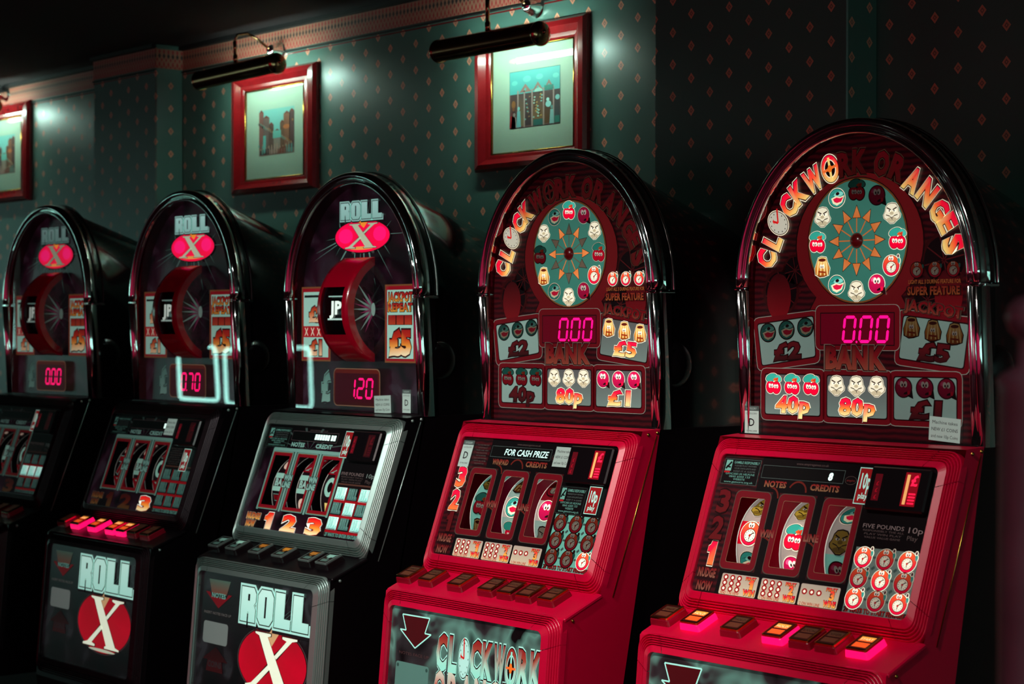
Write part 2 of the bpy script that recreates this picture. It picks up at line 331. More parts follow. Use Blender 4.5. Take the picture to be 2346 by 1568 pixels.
        for x in (-.26, -.08, .12, .27): A.line((x*1.1, -.36), (x*.8, .22), .06, cc('#f3d48c'), e, 3)
        A.ell(0, .3, .2, .07, cc('#5a1a0c'), e, 4); A.line((-.2,-.2), (.2,-.24), .07, cc('#8a2a10'), e, 4); eyes(0, .02, .75)
    return A
_S = {}
def symbol(kind, lit, size, parent, x, y, z=.001):
    k = (kind, lit)
    if k not in _S: _S[k] = sym(kind, lit).mesh('fruit_symbol')
    return link('fruit_symbol', _S[k], parent, T(x, y, z) @ Matrix.Diagonal((size, size, 1, 1)))

# slab lettering of the dark machines: blocks with narrow slits
BLOCK = {'R': ([(.02,0),(.46,0),(.46,.28),(.54,.28),(.54,0),(.98,0),(.98,.38),(.86,.5),(.98,.6),(.98,.84),(.82,1),(.02,1)], [[(.46,.6),(.58,.6),(.58,.78),(.46,.78)]]),
         'O': ([(.2,0),(.8,0),(1,.18),(1,.82),(.8,1),(.2,1),(0,.82),(0,.18)], [[(.45,.22),(.55,.22),(.55,.78),(.45,.78)]]),
         'L': ([(0,0),(1,0),(1,.28),(.58,.28),(.58,1),(0,1)], [])}
def block_word(A, word, x0, y0, x1, y1, e, l, fill='#a6d6ca', topc='#c4e6da', lw=.0028, dark='#1c1218'):
    n = len(word); w = (x1-x0)/n
    for i, ch in enumerate(word):
        P, H = BLOCK[ch]; f = lambda p, g: (x0+w*i+g+(w-2*g)*p[0], y0+g+(y1-y0-2*g)*p[1])
        A.poly([(q[0], q[1]-(y1-y0)*.09) for q in (f(p, -lw*.7) for p in P)], dark, e*.3, l)
        A.poly([f(p, -lw*.9) for p in P], fill, e, l+1); A.poly([f(p, lw*.3) for p in P], dark, e*.3, l+2); A.poly([f(p, lw*.9) for p in P], fill, e, l+3, top=topc)
        for h in H: A.poly([f(p, 0) for p in h], dark, e*.3, l+4)
def big_x(A, cx, cy, w, h, e, l, fill='#e8eed8', out='#2a1014'):
    def P(pts, c, ll): A.poly([(cx+px*w, cy+py*h) for px, py in pts], c, e, ll)
    for g, c, ll in ((.018, out, l), (0, fill, l+1)):
        P([(-.36-g,.5+g),(-.04+g,.5+g),(-.04+g,.46-g*.5),(-.1,.44),(.36+g,-.44),(.46+g,-.47),(.46+g,-.5-g),(.08-g,-.5-g),(.08-g,-.46),(.12,-.44),(-.28-g,.44),(-.36-g,.47)], c, ll)
        P([(.2-g,.5+g),(.5+g,.5+g),(.5+g,.47-g),(.4,.44),(.1+g,.08-g),(.06-g,.13+g),(.29,.43),(.2-g,.46)], c, ll)
        P([(-.5-g,-.5-g),(-.18+g,-.5-g),(-.18+g,-.46+g),(-.27,-.43),(.0+g,-.1-g),(-.05-g,-.04+g),(-.38,-.42),(-.5-g,-.46)], c, ll)

# ------------------------------------------------------------------ the room
XL, XR, YB = -17.0, 3.2, -3.4
def struct(name, mb, m): return tag(mb.build(name, m), kind='structure')
PIERS = [(-5.797, -5.384), (-3.116, -2.548), (-8.9, -8.4)]      # wallpapered piers standing .1 m proud of the wall
mb = MB(); mb.box(XL, XR, YW, YW+.12, 0, CEIL); struct('wall_back', mb, 'wallpaper')
for nm, (a, b) in zip(('wall_pier_left', 'wall_pier_right', 'wall_pier_far'), PIERS):
    mb = MB(); mb.cbox((a+b)/2, YW-.05, CEIL/2, b-a, .0995, CEIL, .003); struct(nm, mb, 'wallpaper')
mb = MB(); mb.box(XL, XR, YB, YW, -.1, 0); struct('floor', mb, 'carpet')
mb = MB(); mb.box(XL, XR, YB, YW+.12, CEIL, CEIL+.1); struct('ceiling', mb, 'ceiling')
mb = MB(); mb.box(XL, XR, YB-.1, YB, 0, CEIL); struct('wall_front', mb, 'dark_wall')
mb = MB(); mb.box(XL-.1, XL, YB, YW, 0, CEIL); struct('wall_left', mb, 'dark_wall')
mb = MB(); mb.box(XR, XR+.1, YB, YW, 0, CEIL); struct('wall_right', mb, 'dark_wall')
ZB0, ZB1 = HZ + .858, HZ + .920
segs = [(XL, PIERS[2][0], 0), (PIERS[2][1], PIERS[0][0], 0), (PIERS[0][1], PIERS[1][0], 0), (PIERS[1][1], XR, 0), (*PIERS[0], 1), (*PIERS[1], 1), (*PIERS[2], 1)]
for i, (a, b, p) in enumerate(segs):
    y = YW - .1*p
    mb = MB(); mb.box(a, b, y-.002, y-.0003, ZB0, ZB1)
    if p: mb.box(b+.0003, b+.002, YW-.1, YW-.002, ZB0, ZB1); mb.box(a-.002, a-.0003, YW-.1, YW-.002, ZB0, ZB1)
    struct('trim_%d' % (i+1), mb, 'border_paper')
    mb = MB(); mb.box(a, b, y-.016, y-.0003, ZB1+.001, CEIL-.001); mb.box(a, b, y-.006, y-.0003, ZB0-.009, ZB0-.005)
    struct('trim_%d' % (i+11), mb, 'cove')
    mb = MB(); mb.box(a, b, y-.0015, y-.0003, ZB0-.016, ZB0-.0125)
    struct('trim_%d' % (i+21), mb, 'wood_frame')
for nm, x0, x1, y0, y1 in (('baseboard_back', XL, XR, YW-.012, YW-.0005),):
    mb = MB(); mb.box(x0, x1, y0, y1, 0, .12); struct(nm, mb, 'wood_frame')

for i, (a, b, side) in enumerate(ADDED_WINDOWS):      # unseen glowing windows, added behind and beside the camera for reflections and fill
    w = bpy.data.objects.new('window_%d' % (i+1), None); C.objects.link(w); w.location = (((a+b)/2, YB, 1.0), (XL, (a+b)/2, 1.0), (XR, (a+b)/2, 1.0))[side]; w.rotation_euler.z = (0, -PI/2, PI/2)[side]; w['kind'] = 'structure'; hw_ = (b-a)/2
    for x0, x1, z0_, z1_ in ((-hw_, -hw_+.06, 0, 1.2), (hw_-.06, hw_, 0, 1.2), (-.025, .025, .06, 1.14), (-hw_, hw_, 0, .06), (-hw_, hw_, 1.14, 1.2), (-hw_+.06, hw_-.06, .7, .74)):
        mb = MB(); mb.box(x0, x1, .001, .05, z0_, z1_); mb.build('window_bar', 'wood_frame', w)
    for x0, x1 in ((-hw_+.06, -.025), (.025, hw_-.06)):
        for z0_, z1_ in ((.06, .7), (.74, 1.14)): mb = MB(); mb.box(x0, x1, .004, .012, z0_, z1_); mb.build('window_pane', 'window_light', w)

# ------------------------------------------------------------------ fruit machines
XS = [-5.3535, -4.5479, -3.7569, -2.9847, -2.2072]
HJ = HZ + .091                    # height of the joint in the chrome surround
AO, BO = .283, .304               # outer half width and rise of the arch
def zr(z): return HZ + z
CON_U = (.3427, .9395); CON_O = (0, -.046, zr(-.194))            # console plane, origin at its top edge
SH_U = (.9278, .3731); SH_O = (0, -.162, zr(-.512))
DO_U = (.0872, .9962); DO_O = (0, -.262, zr(-.575))
P_CON = plane(CON_O, CON_U); P_SH = plane(SH_O, SH_U); P_DO = plane(DO_O, DO_U)
def P_HEAD(fwd): return plane((0, -fwd, HJ), (0, 1))

def arch_sweep(mb, prof, A, B, fwd, n=48, y_of=None):
    rows = []
    for i in range(n+1):
        t = PI*i/n; p = Vector((A*cos(t), B*sin(t))); nn = Vector((cos(t)/A, sin(t)/B)).normalized()
        rows.append([(p.x+nn.x*a, -(fwd+b), HJ+p.y+nn.y*a) for a, b in prof])
    mb.quad_grid(rows, True)
    mb.poly(rows[0]); mb.poly(rows[-1][::-1])
CH = [(.015,-.022),(.015,-.006),(.0125,.005),(.007,.0095),(.001,.008),(-.003,.002),(-.0045,.0),(-.0065,.004),(-.010,.0085),(-.0135,.006),(-.015,.0),(-.015,-.022)]
def loft_arch(mb, secs, n=30):      # secs: (A, B, fwd, dz) arch curves joined front to back
    rows = []
    for A, B, fw, dz in secs: rows.append([(A*cos(PI*i/n), -fw, HJ+dz+B*sin(PI*i/n)) for i in range(n+1)])
    mb.quad_grid(rows)

def bezel(parent, mtx, out, inn, hi, ro, ri, m, rail='frame_rail', corner='frame_corner', ribs=5, ext=.022):
    prof = [(0, -.012)]
    for k in range(ribs):
        p = .02 + k*.122; b = hi*(.1+p*.9); prof += [(p, b-.0050), (p+.012, b-.0005), (p+.026, b+.0014), (p+.050, b+.0022), (p+.072, b+.0014), (p+.084, b-.0005), (p+.094, b-.0050)]
    p = .02 + ribs*.122; prof += [(p+.005, hi*.62), (p+.02, hi*.70), (.95, hi), (.985, hi+.0004), (1, hi-.0012), (1, hi-.012)]
    def loop(x0, y0, x1, y1, r):
        segs = []
        cs = [((x1-r, y1-r), 0), ((x0+r, y1-r), 90), ((x0+r, y0+r), 180), ((x1-r, y0+r), 270)]
        for i, ((cx, cy), a0) in enumerate(cs):
            arc = [(cx+r*cos(R(a0+90*j/6)), cy+r*sin(R(a0+90*j/6))) for j in range(7)]
            t0 = (-sin(R(a0)), cos(R(a0))); t1 = (-sin(R(a0+90)), cos(R(a0+90)))
            q = [(arc[0][0]-t0[0]*ext, arc[0][1]-t0[1]*ext)] + arc + [(arc[-1][0]+t1[0]*ext, arc[-1][1]+t1[1]*ext)]
            segs.append(q)
        res = []
        g = .0012
        for i in range(4):
            res.append(segs[i]); a = segs[i][-1]; b = segs[(i+1) % 4][0]; d = Vector((b[0]-a[0], b[1]-a[1])); L = d.length; d /= L
            res.append([(a[0]+d.x*g, a[1]+d.y*g), (b[0]-d.x*g, b[1]-d.y*g)])
        return res
    lo = loop(*out, ro); lo_i = loop(*inn, ri)
    for k in range(8):
        mb = MB(); rows = []
        for p, h in prof: rows.append([(o[0]*(1-p)+i[0]*p, o[1]*(1-p)+i[1]*p, h) for o, i in zip(lo[k], lo_i[k])])
        mb.quad_grid(rows, smooth=False)
        mb.build(corner if k % 2 == 0 else rail, m, parent, mtx)

def make_body(t, kind, shell_mat, trim_mat):
    # dark cabinet: lower carcass and the head box whose arched roof slopes down to the wall
    mb = MB(); hw = .279
    pr = [(.004, zr(-.192)), (-.098, zr(-.694)), (-.13, .06), (-.10, .0), (.46, 0), (.46, zr(-.192))]
    mb.poly([(hw, y, z) for y, z in pr]); mb.poly([(-hw, y, z) for y, z in pr[::-1]])
    for i in range(len(pr)):
        a, b = pr[i], pr[(i+1) % len(pr)]; mb.poly([(hw, *a), (-hw, *a), (-hw, *b), (hw, *b)])
    mb.build('cabinet', 'black_plastic', t)
    mb = MB(); n = 30; A, B = .271, .290; rows = []
    for y in (.040, .046, .46):
        dz = -.354*max(0, y-.046); rows.append([(A, y, zr(-.192))] + [(A*cos(PI*i/n), y, HJ+dz+B*sin(PI*i/n)) for i in range(n+1)] + [(-A, y, zr(-.192))])
    mb.quad_grid(rows); mb.poly(rows[-1]); mb.poly(rows[0][::-1])
    mb.build('head_box', 'black_gloss', t)
    # glossy hood right behind the chrome
    mb = MB(); loft_arch(mb, [(.268, .289, -.006, 0), (.2815, .3025, -.007, 0), (.2825, .3035, -.012, 0), (.2825, .3035, -.040, 0), (.279, .300, -.046, 0), (.270, .289, -.047, 0)]); mb.build('hood', 'black_gloss', t)
    mb = MB(); loft_arch(mb, [(.2832, .3042, -.0405, 0), (.2850, .3060, -.0415, 0), (.2850, .3060, -.0445, 0), (.2820, .3030, -.0458, 0)]); mb.build('hood_rim', trim_mat if kind != 'red' else 'chrome', t)
    # chrome surround
    mb = MB(); arch_sweep(mb, CH, AO-.015, BO-.015, .002); mb.build('chrome_arch', 'chrome', t)
    for s in (1, -1):
        rows = []
        for sz, fw in ((-.006, .002), (-.008, .003), (-.14, -.006), (-.284, -.014)):
            g = 1 if sz < -.007 else .93
            rows.append([(s*(AO-.015+a*g), -(fw+b*g), HJ+sz) for a, b in CH])
        mb = MB(); mb.quad_grid(rows, True); mb.poly(rows[0]); mb.poly(rows[-1][::-1]); mb.build('chrome_post', 'chrome', t)
        mb = MB(); mb.cbox(s*.2685, .006, HJ-.003, .028, .03, .0035, .001); mb.build('joint_collar', 'chrome', t)
        mb = MB(); mb.cbox(s*.2815, .026, HJ-.0045, .004, .042, .0045, .001); mb.build('hood_ledge', 'chrome', t)
        mb = MB(); mb.box(s*.2715 if s > 0 else -.279, .279 if s > 0 else s*.2715, .010, .0405, zr(-.19), HJ-.008); mb.build('side_cheek', 'black_plastic', t)
    # mirror-like reveal between glass and artwork
    deep = .017 if kind == 'red' else .032
    mb = MB(); A, B = AO-.0305, BO-.0305; rows = []
    for fw in (.0, -deep-.002):
        rows.append([(A, -fw+(.010 if fw == 0 else 0), HJ-.286)] + [(A*cos(PI*i/40), -fw, HJ+B*sin(PI*i/40)) for i in range(41)] + [(-A, -fw+(.010 if fw == 0 else 0), HJ-.286)])
    mb.quad_grid(rows); mb.build('reveal', 'reveal', t, fix=False)
    # glass
    mb = MB(); mb.poly([(A*1.004*x, y, 0) for x, y in [(1, -.284)] + [(cos(PI*i/40), B*sin(PI*i/40)) for i in range(41)] + [(-1, -.284)]])
    mb.build('head_glass', 'pane', t, plane((0, .003, HJ), (-.022, 1)))
    mb = MB(); mb.cbox(0, .012, zr(-.1925), .548, .03, .006, .001); mb.build('head_sill', 'black_plastic', t)
    # front shell: sides, top, below-console faces
    hw = .283; pr = [(.004, zr(-.191)), (-.046, zr(-.1945)), (-.1625, zr(-.5125)), (-.254, zr(-.5495)), (-.2605, zr(-.553)), (-.2945, zr(-.945)), (-.29, zr(-.985)), (-.13, zr(-.985)), (-.098, zr(-.694))]
    mb = MB(); mb.poly([(hw, y, z) for y, z in pr]); mb.poly([(-hw, y, z) for y, z in pr[::-1]])
    for i in range(len(pr)):
        if i == 1: continue
        a, b = pr[i], pr[(i+1) % len(pr)]; mb.poly([(hw, *a), (-hw, *a), (-hw, *b), (hw, *b)])
    mb.build('front_shell', shell_mat, t, fix=False)
    mb = MB()
    mb.cbox(0, 0, -.0035, .570, .108, .009, .0025); mb.build('button_shelf', shell_mat, t, P_SH @ T(0, -.050, 0))
    for s in (1, -1):      # edge strip down the console flank
        mb = MB(); mb.tube([(s*.2835, -.006, zr(-.205)), (s*.2835, -.128, zr(-.52))], .0014, 6); mb.build('edge_strip', 'gold' if kind == 'red' else 'silver_trim', t)
        for y, z in ((-.004, -.199), (-.030, -.202), (-.235, -.556)):
            mb = MB(); mb.lathe([(0, .0035), (.002, .0032), (.0034, .0018), (.0038, 0)], 'x', 10); mb.build('screw', 'gold' if kind == 'red' else 'silver_trim', t, T(s*.283, y, zr(z)) @ (Matrix.Identity(4) if s > 0 else Matrix.Rotation(PI, 4, 'Z')))
    mb = MB(); mb.lathe([(0, .013), (.015, .0125), (.03, .010), (.040, .006), (.0445, .002), (.0455, 0)], 'x', 28); mb.build('speaker_dome', 'black_gloss', t, T(.2705, .062, zr(-.062)))
    # console and door surrounds
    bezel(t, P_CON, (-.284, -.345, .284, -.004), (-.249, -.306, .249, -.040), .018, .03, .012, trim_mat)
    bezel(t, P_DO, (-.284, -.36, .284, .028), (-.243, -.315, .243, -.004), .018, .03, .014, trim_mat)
    return t

WIN = [(-.183, -.120), (-.078, -.015), (.027, .090)]; WY0, WY1 = -.245, -.118
def console_board(t, m):
    xs = [-.252] + [v for w in WIN for v in w] + [.252]; ys = [-.312, WY0, WY1, -.034]; mb = MB()
    for i in range(7):
        for j in range(3):
            if j == 1 and i % 2 == 1: continue
            mb.poly([(xs[i], ys[j], 0), (xs[i+1], ys[j], 0), (xs[i+1], ys[j+1], 0), (xs[i], ys[j+1], 0)])
    o = mb.build('console_board', m, t, P_CON @ T(0, 0, .011), fix=False)
    mb = MB(); mb.poly([(-.249, -.306, 0), (.249, -.306, 0), (.249, -.040, 0), (-.249, -.040, 0)]); mb.build('console_glass', 'pane', t, P_CON @ T(0, 0, .016), fix=False)
    return o
def window_frame(t, w, m_out, out=.011, r=.012, col='#6d0a18'):
    A = Art()
    def ring(o, i, ro, ri, c, e, l):
        P = rr(*o, ro); Q = rr(*i, ri)
        for k in range(len(P)): A.poly([P[k], P[(k+1) % len(P)], Q[(k+1) % len(P)], Q[k]], c, e, l)
    x0, x1 = w
    if m_out == 'red':
        ring((x0-out-.0015, WY0-out-.0015, x1+out+.0015, WY1+out+.0015), (x0-out, WY0-out, x1+out, WY1+out), r, r, '#53483f', .3, 0)
        ring((x0-out, WY0-out, x1+out, WY1+out), (x0+.0012, WY0+.0012, x1-.0012, WY1-.0012), r, .004, col, .35, 1)
        ring((x0+.0012, WY0+.0012, x1-.0012, WY1-.0012), (x0+.0018, WY0+.0018, x1-.0018, WY1-.0018), .004, .004, '#8a6a50', .4, 1)
    else:
        ring((x0-.0135, WY0-.011, x1+.0135, WY1+.011), (x0-.0095, WY0-.0085, x1+.0095, WY1+.0085), .003, .002, '#6f9a8e', m_out, 1)
        ring((x0-.0095, WY0-.0085, x1+.0095, WY1+.0085), (x0-.008, WY0-.007, x1+.008, WY1+.007), .002, .002, '#8a4a2a', m_out, 1)
        ring((x0-.008, WY0-.007, x1+.008, WY1+.007), (x0, WY0, x1, WY1), .002, .002, '#8c0a1c', m_out, 1)
    return A.build('reel_window_frame', t, P_CON @ T(0, 0, .0118))
RR = .1
def reel(t, w, cells, col, e):      # cells: (symbol, lit, cell colour or None), top to bottom
    x0, x1 = w; cx = (x0+x1)/2; cy = (WY0+WY1)/2; hw = .033; A = Art(); n = 18; am = 1.0
    A3 = []
    step = .055/RR
    for i in range(n):
        a, b = -am+2*am*i/n, -am+2*am*(i+1)/n; mid = (a+b)/2; c = col; ee = e
        k = int(round(-mid/step)) + len(cells)//2
        if 0 <= k < len(cells) and cells[k][2]: c = cells[k][2]
        for xa, xb, cc2 in ((-hw, -hw+.0022, '#e8e6da'), (-hw+.0022, hw-.0022, c), (hw-.0022, hw, '#e8e6da')):
            A3.append(([(xa, RR*sin(a), RR*cos(a)), (xb, RR*sin(a), RR*cos(a)), (xb, RR*sin(b), RR*cos(b)), (xa, RR*sin(b), RR*cos(b))], lin(cc2), ee))
    me = bpy.data.meshes.new('reel'); v = []; f = []; cols = []
    for pts, c, ee in A3: f.append(tuple(range(len(v), len(v)+4))); v += pts; cols += [(*c, ee)]*4
    me.from_pydata(v, [], f); at = me.color_attributes.new('Col', 'FLOAT_COLOR', 'CORNER'); at.data.foreach_set('color', [q for c in cols for q in c]); me.materials.append(MATS['ink'])
    o = link('reel', me, t, P_CON @ T(cx, cy, -.006-RR))
    for k, (s, lit, _) in enumerate(cells):
        th = -(k-len(cells)//2)*step; m4 = Matrix.Rotation(-th, 4, 'X') @ T(0, 0, RR+.0012)
        if callable(s): A = Art(); s(A, lit); A.build('reel_symbol', o, m4)
        elif s:
            if (s, lit) not in _S: _S[(s, lit)] = sym(s, lit).mesh('fruit_symbol')
            link('fruit_symbol', _S[(s, lit)], o, m4 @ Matrix.Diagonal((.053, .053, 1, 1)))
    return o
def buttons(t, xs, lits, style):
    for i, (x, lit) in enumerate(zip(xs, lits)):
        M = P_SH @ T(x, -.046, .001)
        mb = MB(); w = .050; d = .056
        for (w0, d0, h0), (w1, d1, h1) in (((w, d, 0), (w*.94, d*.95, .011)), ((w*.94, d*.95, .011), (w*.86, d*.88, .013))):
            q0 = rr(-w0/2, -d0/2, w0/2, d0/2, .004, 2); q1 = rr(-w1/2, -d1/2, w1/2, d1/2, .004, 2)
            mb.quad_grid([[(*p, h0) for p in q0], [(*p, h1) for p in q1]], True, False)
        mb.poly([(*p, .013) for p in rr(-w*.43, -d*.44, w*.43, d*.44, .004, 2)])
        b = mb.build('button', 'button_lit' if lit and style != 'black' else ('button_lens' if style != 'black' else 'button_black'), t, M)
        mb = MB(); w, d = .044, .050
        P = rr(-w/2, -d/2, w/2, d/2, .003, 2); Q = rr(-w/2+.003, -d/2+.003, w/2-.003, d/2-.003, .002, 2)
        mb.quad_grid([[(*p, .0125) for p in P], [(*p, .0165) for p in P], [(*p, .0172) for p in Q], [(*p, .0160) for p in Q]], True, False)
        mb.build('button_rim', 'gold' if style == 'red' else ('silver_trim' if style == 'black' else 'brass'), b)
        A = Art(); e = .9 if lit else .06
        bg = '#3a0a0c' if style != 'black' else '#120b0c'
        A.rrect(-.0192, -.0222, .0192, .0222, .002, bg, e*.5, 0)
        if style == 'black':
            c2 = ['#7fae9f', '#a8dcc8', '#c07a28', '#d08a2c', '#b8782c', '#8fc4b4'][i % 6]; A.rect(-.013, .004, .013, .016, c2, .18, 1); A.rect(-.013, -.016, .012, -.005, '#55786e', .1, 1); A.poly([(-.004, -.002), (.014, .017), (.017, .017), (.002, -.002)], c2, .25, 2)
        else:
            c2 = '#e2521c' if lit else '#6a3a26'; A.rect(-.015, .002, .015, .017, c2, e, 1, top='#e8a03a' if lit else '#57402c'); A.rect(-.015, -.017, .015, -.002, c2, e, 1); A.line((-.017, 0), (.017, .001), .0018, '#1d0a08', e, 2)
            A.text(['CANCEL', 'HOLD', 'HOLD', 'HOLD', 'EXCH', 'XFER', 'START'][i], 0, .009, .007, '#f4dca0' if lit else '#2c1210', e, 2, w=.026, bold=.01)
        A.build('button_legend', b, T(0, 0, .0162))
def small_lines(A, x0, y0, x1, n, dy, col, e, l, h=.0035, seed=1):
    rnd = random.Random(seed); words = ['PLEASE', 'PLAY', 'RESPONSIBLY', 'FEATURES', 'WIN', 'MACHINE', 'PRIZE', 'VALUE', 'AND', 'THE', 'GAME', 'MALFUNCTION', 'VOIDS', 'ALL']
    for i in range(n):
        s = ' '.join(rnd.choice(words) for _ in range(3)); w = (x1-x0)*rnd.uniform(.72, .98); A.text(s, (x0+x1)/2, y0-i*dy, h, col, e, l, w=w)
def sticker(t, mtx, w, h, kind, tilt=0):
    A = Art()
    if kind == 'coins':
        A.rect(-w/2, -h/2, w/2, h/2, '#9fb6ac', .33, 0)
        for i, s in enumerate(('Machine takes', 'NEW £1 COINS', 'and new 10p Coins')): A.text(s, 0, h*(.28-.29*i), h*.135, '#2b2a2c', .1, 1, w=w*(.8, .84, .86)[i], bold=.004 if i == 1 else 0)
    elif kind == 'D':
        A.rect(-w/2, -h/2, w/2, h/2, '#a8beb4', .33, 0); A.rect(-w/2, h*.33, w/2, h/2, '#4c5a56', .2, 1); A.text('CATEGORY', 0, h*.41, h*.075, '#a8beb4', .3, 2, w=w*.7)
        A.text('CATEGORY', 0, h*.24, h*.06, '#4a504e', .1, 1, w=w*.8); A.text('D', 0, -h*.06, h*.26, '#1e1c1e', .05, 1, bold=.012); A.text('OF MACHINE', 0, -h*.36, h*.06, '#3a3c3c', .1, 1, w=w*.74)
    else:
        A.rect(-w/2, -h/2, w/2, h/2, '#9fd8ca', .45, 0); A.rect(-w/2+.0018, -h/2+.0018, w/2-.0018, h/2-.0018, '#8c1418', .4, 1)
        A.text('10p', 0, h*.13, h*.4, '#a8e0d0', .55, 2, w=w*.62, bold=.03); A.text('play', 0, -h*.27, h*.16, '#a8e0d0', .55, 2, w=w*.55, bold=.02)
    return A.build({'coins': 'coin_notice', 'D': 'category_sticker', 'play': 'price_sticker'}[kind], t, mtx @ Matrix.Rotation(tilt, 4, 'Z'))
def coin_unit(t, x0, x1, y0, y1, lit):
    mb = MB(); mb.cbox((x0+x1)/2, (y0+y1)/2, .006, x1-x0, y1-y0, .014, .003); o = mb.build('coin_entry', 'black_plastic', t, P_CON @ T(0, 0, .014))
    A = Art(); w = x1-x0
    A.rect(x0+w*.10, y0+.016, x0+w*.22, y1-.014, '#5a0614', .35, 0)
    for k in range(3): A.text('£', x0+w*.16, y0+.023+k*.012, .007, '#a00820', .5, 1, bold=.02)
    A.build('reject_legend', o, T(0, 0, .0132)); A = Art()
    A.rect(x0+w*.60, y0+.010, x0+w*.84, y1-.008, '#8c0418' if lit else '#33060e', .5 if lit else .15, 0); A.rect(x0+w*.63, y0+.013, x0+w*.68, y1-.012, '#e0a060' if lit else '#4a1414', .8 if lit else .1, 1)
    A.text('£', x0+w*.765, y1-.022, .018, '#ff1a44' if lit else '#5c0a18', 1.2 if lit else .2, 1, bold=.03)
    for k in range(4): A.rect(x0+w*.71, y0+.014+k*.0055, x0+w*.82, y0+.017+k*.0055, '#ff1a44' if lit else '#4c0814', 1.0 if lit else .2, 1)
    A.build('coin_legend', o, T(0, 0, .0132))
def info_panel(A, x0, y0, x1, y1, e=.35):
    A.rect(x0, y0, x1, y1, '#53756c', e*.8, 0); A.rect(x0+.0006, y0+.0006, x1-.0006, y1-.0006, '#0e070a', .1, 1)
    h = y1-y0; w = x1-x0
    A.rect(x0+w*.05, y0+h*.52, x0+w*.22, y1-h*.05, '#6fae9f', e, 2); A.line((x0+w*.07, y0+h*.6), (x0+w*.2, y1-h*.12), .004, '#141012', 0, 3); A.line((x0+w*.08, y1-h*.3), (x0+w*.2, y1-h*.34), .003, '#141012', 0, 3); A.rect(x0+w*.04, y0+h*.44, x0+w*.2, y0+h*.51, '#a8141c', e, 2)
    A.text('GAMBLE RESPONSIBLY', x0+w*.62, y1-h*.13, h*.1, '#6fae9f', e, 2, w=w*.7, bold=.01)
    for i, s in enumerate(('PLEASE PLAY WITHIN', 'YOUR OWN LIMITS AND', 'KEEP IT A GAME')): A.text(s, x0+w*.6, y1-h*(.26+.11*i), h*.06, '#5d6a66', e, 2, w=w*.6)
    for i, s in enumerate(('GAMCARE UK HELPLINE', '0845 6000 133', 'WEBSITE', 'www.gamcare.org.uk')): A.text(s, x0+w*.5, y0+h*(.41-.105*i), h*.075, '#6fae9f', e, 2, w=w*(.8, .58, .32, .8)[i])

def outline_quad(q, g):      # grow a quad outward by g
    cx = sum(p[0] for p in q)/4; cy = sum(p[1] for p in q)/4
    return [(p[0]+math.copysign(g, p[0]-cx), p[1]+math.copysign(g, p[1]-cy)) for p in q]
def round_poly(q, r, n=3):
    P = []; m = len(q)
    for i in range(m):
        a, b, c = Vector(q[i-1]), Vector(q[i]), Vector(q[(i+1) % m]); u = (a-b).normalized()*r; w = (c-b).normalized()*r
        for k in range(n+1):
            t = k/n; P.append(tuple(((b+u)*(1-t)**2 + b*2*t*(1-t) + (b+w)*t*t)))
    return P
def prize_panel(t, M, q, kind, lit, txt, bg_e, tslope=0):
    A = Art(); g = outline_quad(q, .0115)
    A.poly(round_poly(outline_quad(q, .0128), .014), '#8a8f84', .35, 0); A.poly(round_poly(g, .013), '#640914', .34, 1); A.poly(round_poly(outline_quad(q, .0022), .006), '#240308', .1, 2)
    A.poly(round_poly(q, .005), '#6f857e', bg_e, 3, top='#59595a' if lit else '#718c84')
    o = A.build('prize_panel', t, M)
    cx = sum(p[0] for p in q)/4; cy = sum(p[1] for p in q)/4; w = (q[1][0]-q[0][0]); h = abs(q[0][1]-q[3][1])
    for k in (-1, 0, 1): symbol(kind, lit, .043, o, cx+k*.0463, cy+h*.26+k*tslope*.046, .0009)
    B = Art(); e = 1.0 if lit else .16
    B.fancy(txt, cx+.002, cy-h*.25, .029, .084 if len(txt) > 2 else .068, '#f0d890' if lit else '#3a1014', ['#f08a30', '#ff1238', '#f00a3c'] if lit else ['#5c1018', '#5c1018'], e, 0, edge='#f6ecd0' if lit else '#1a0508', bold=.04, rot=math.atan(tslope)*.7, skew=.08)
    B.build('prize_lettering', o, T(0, 0, .0009))

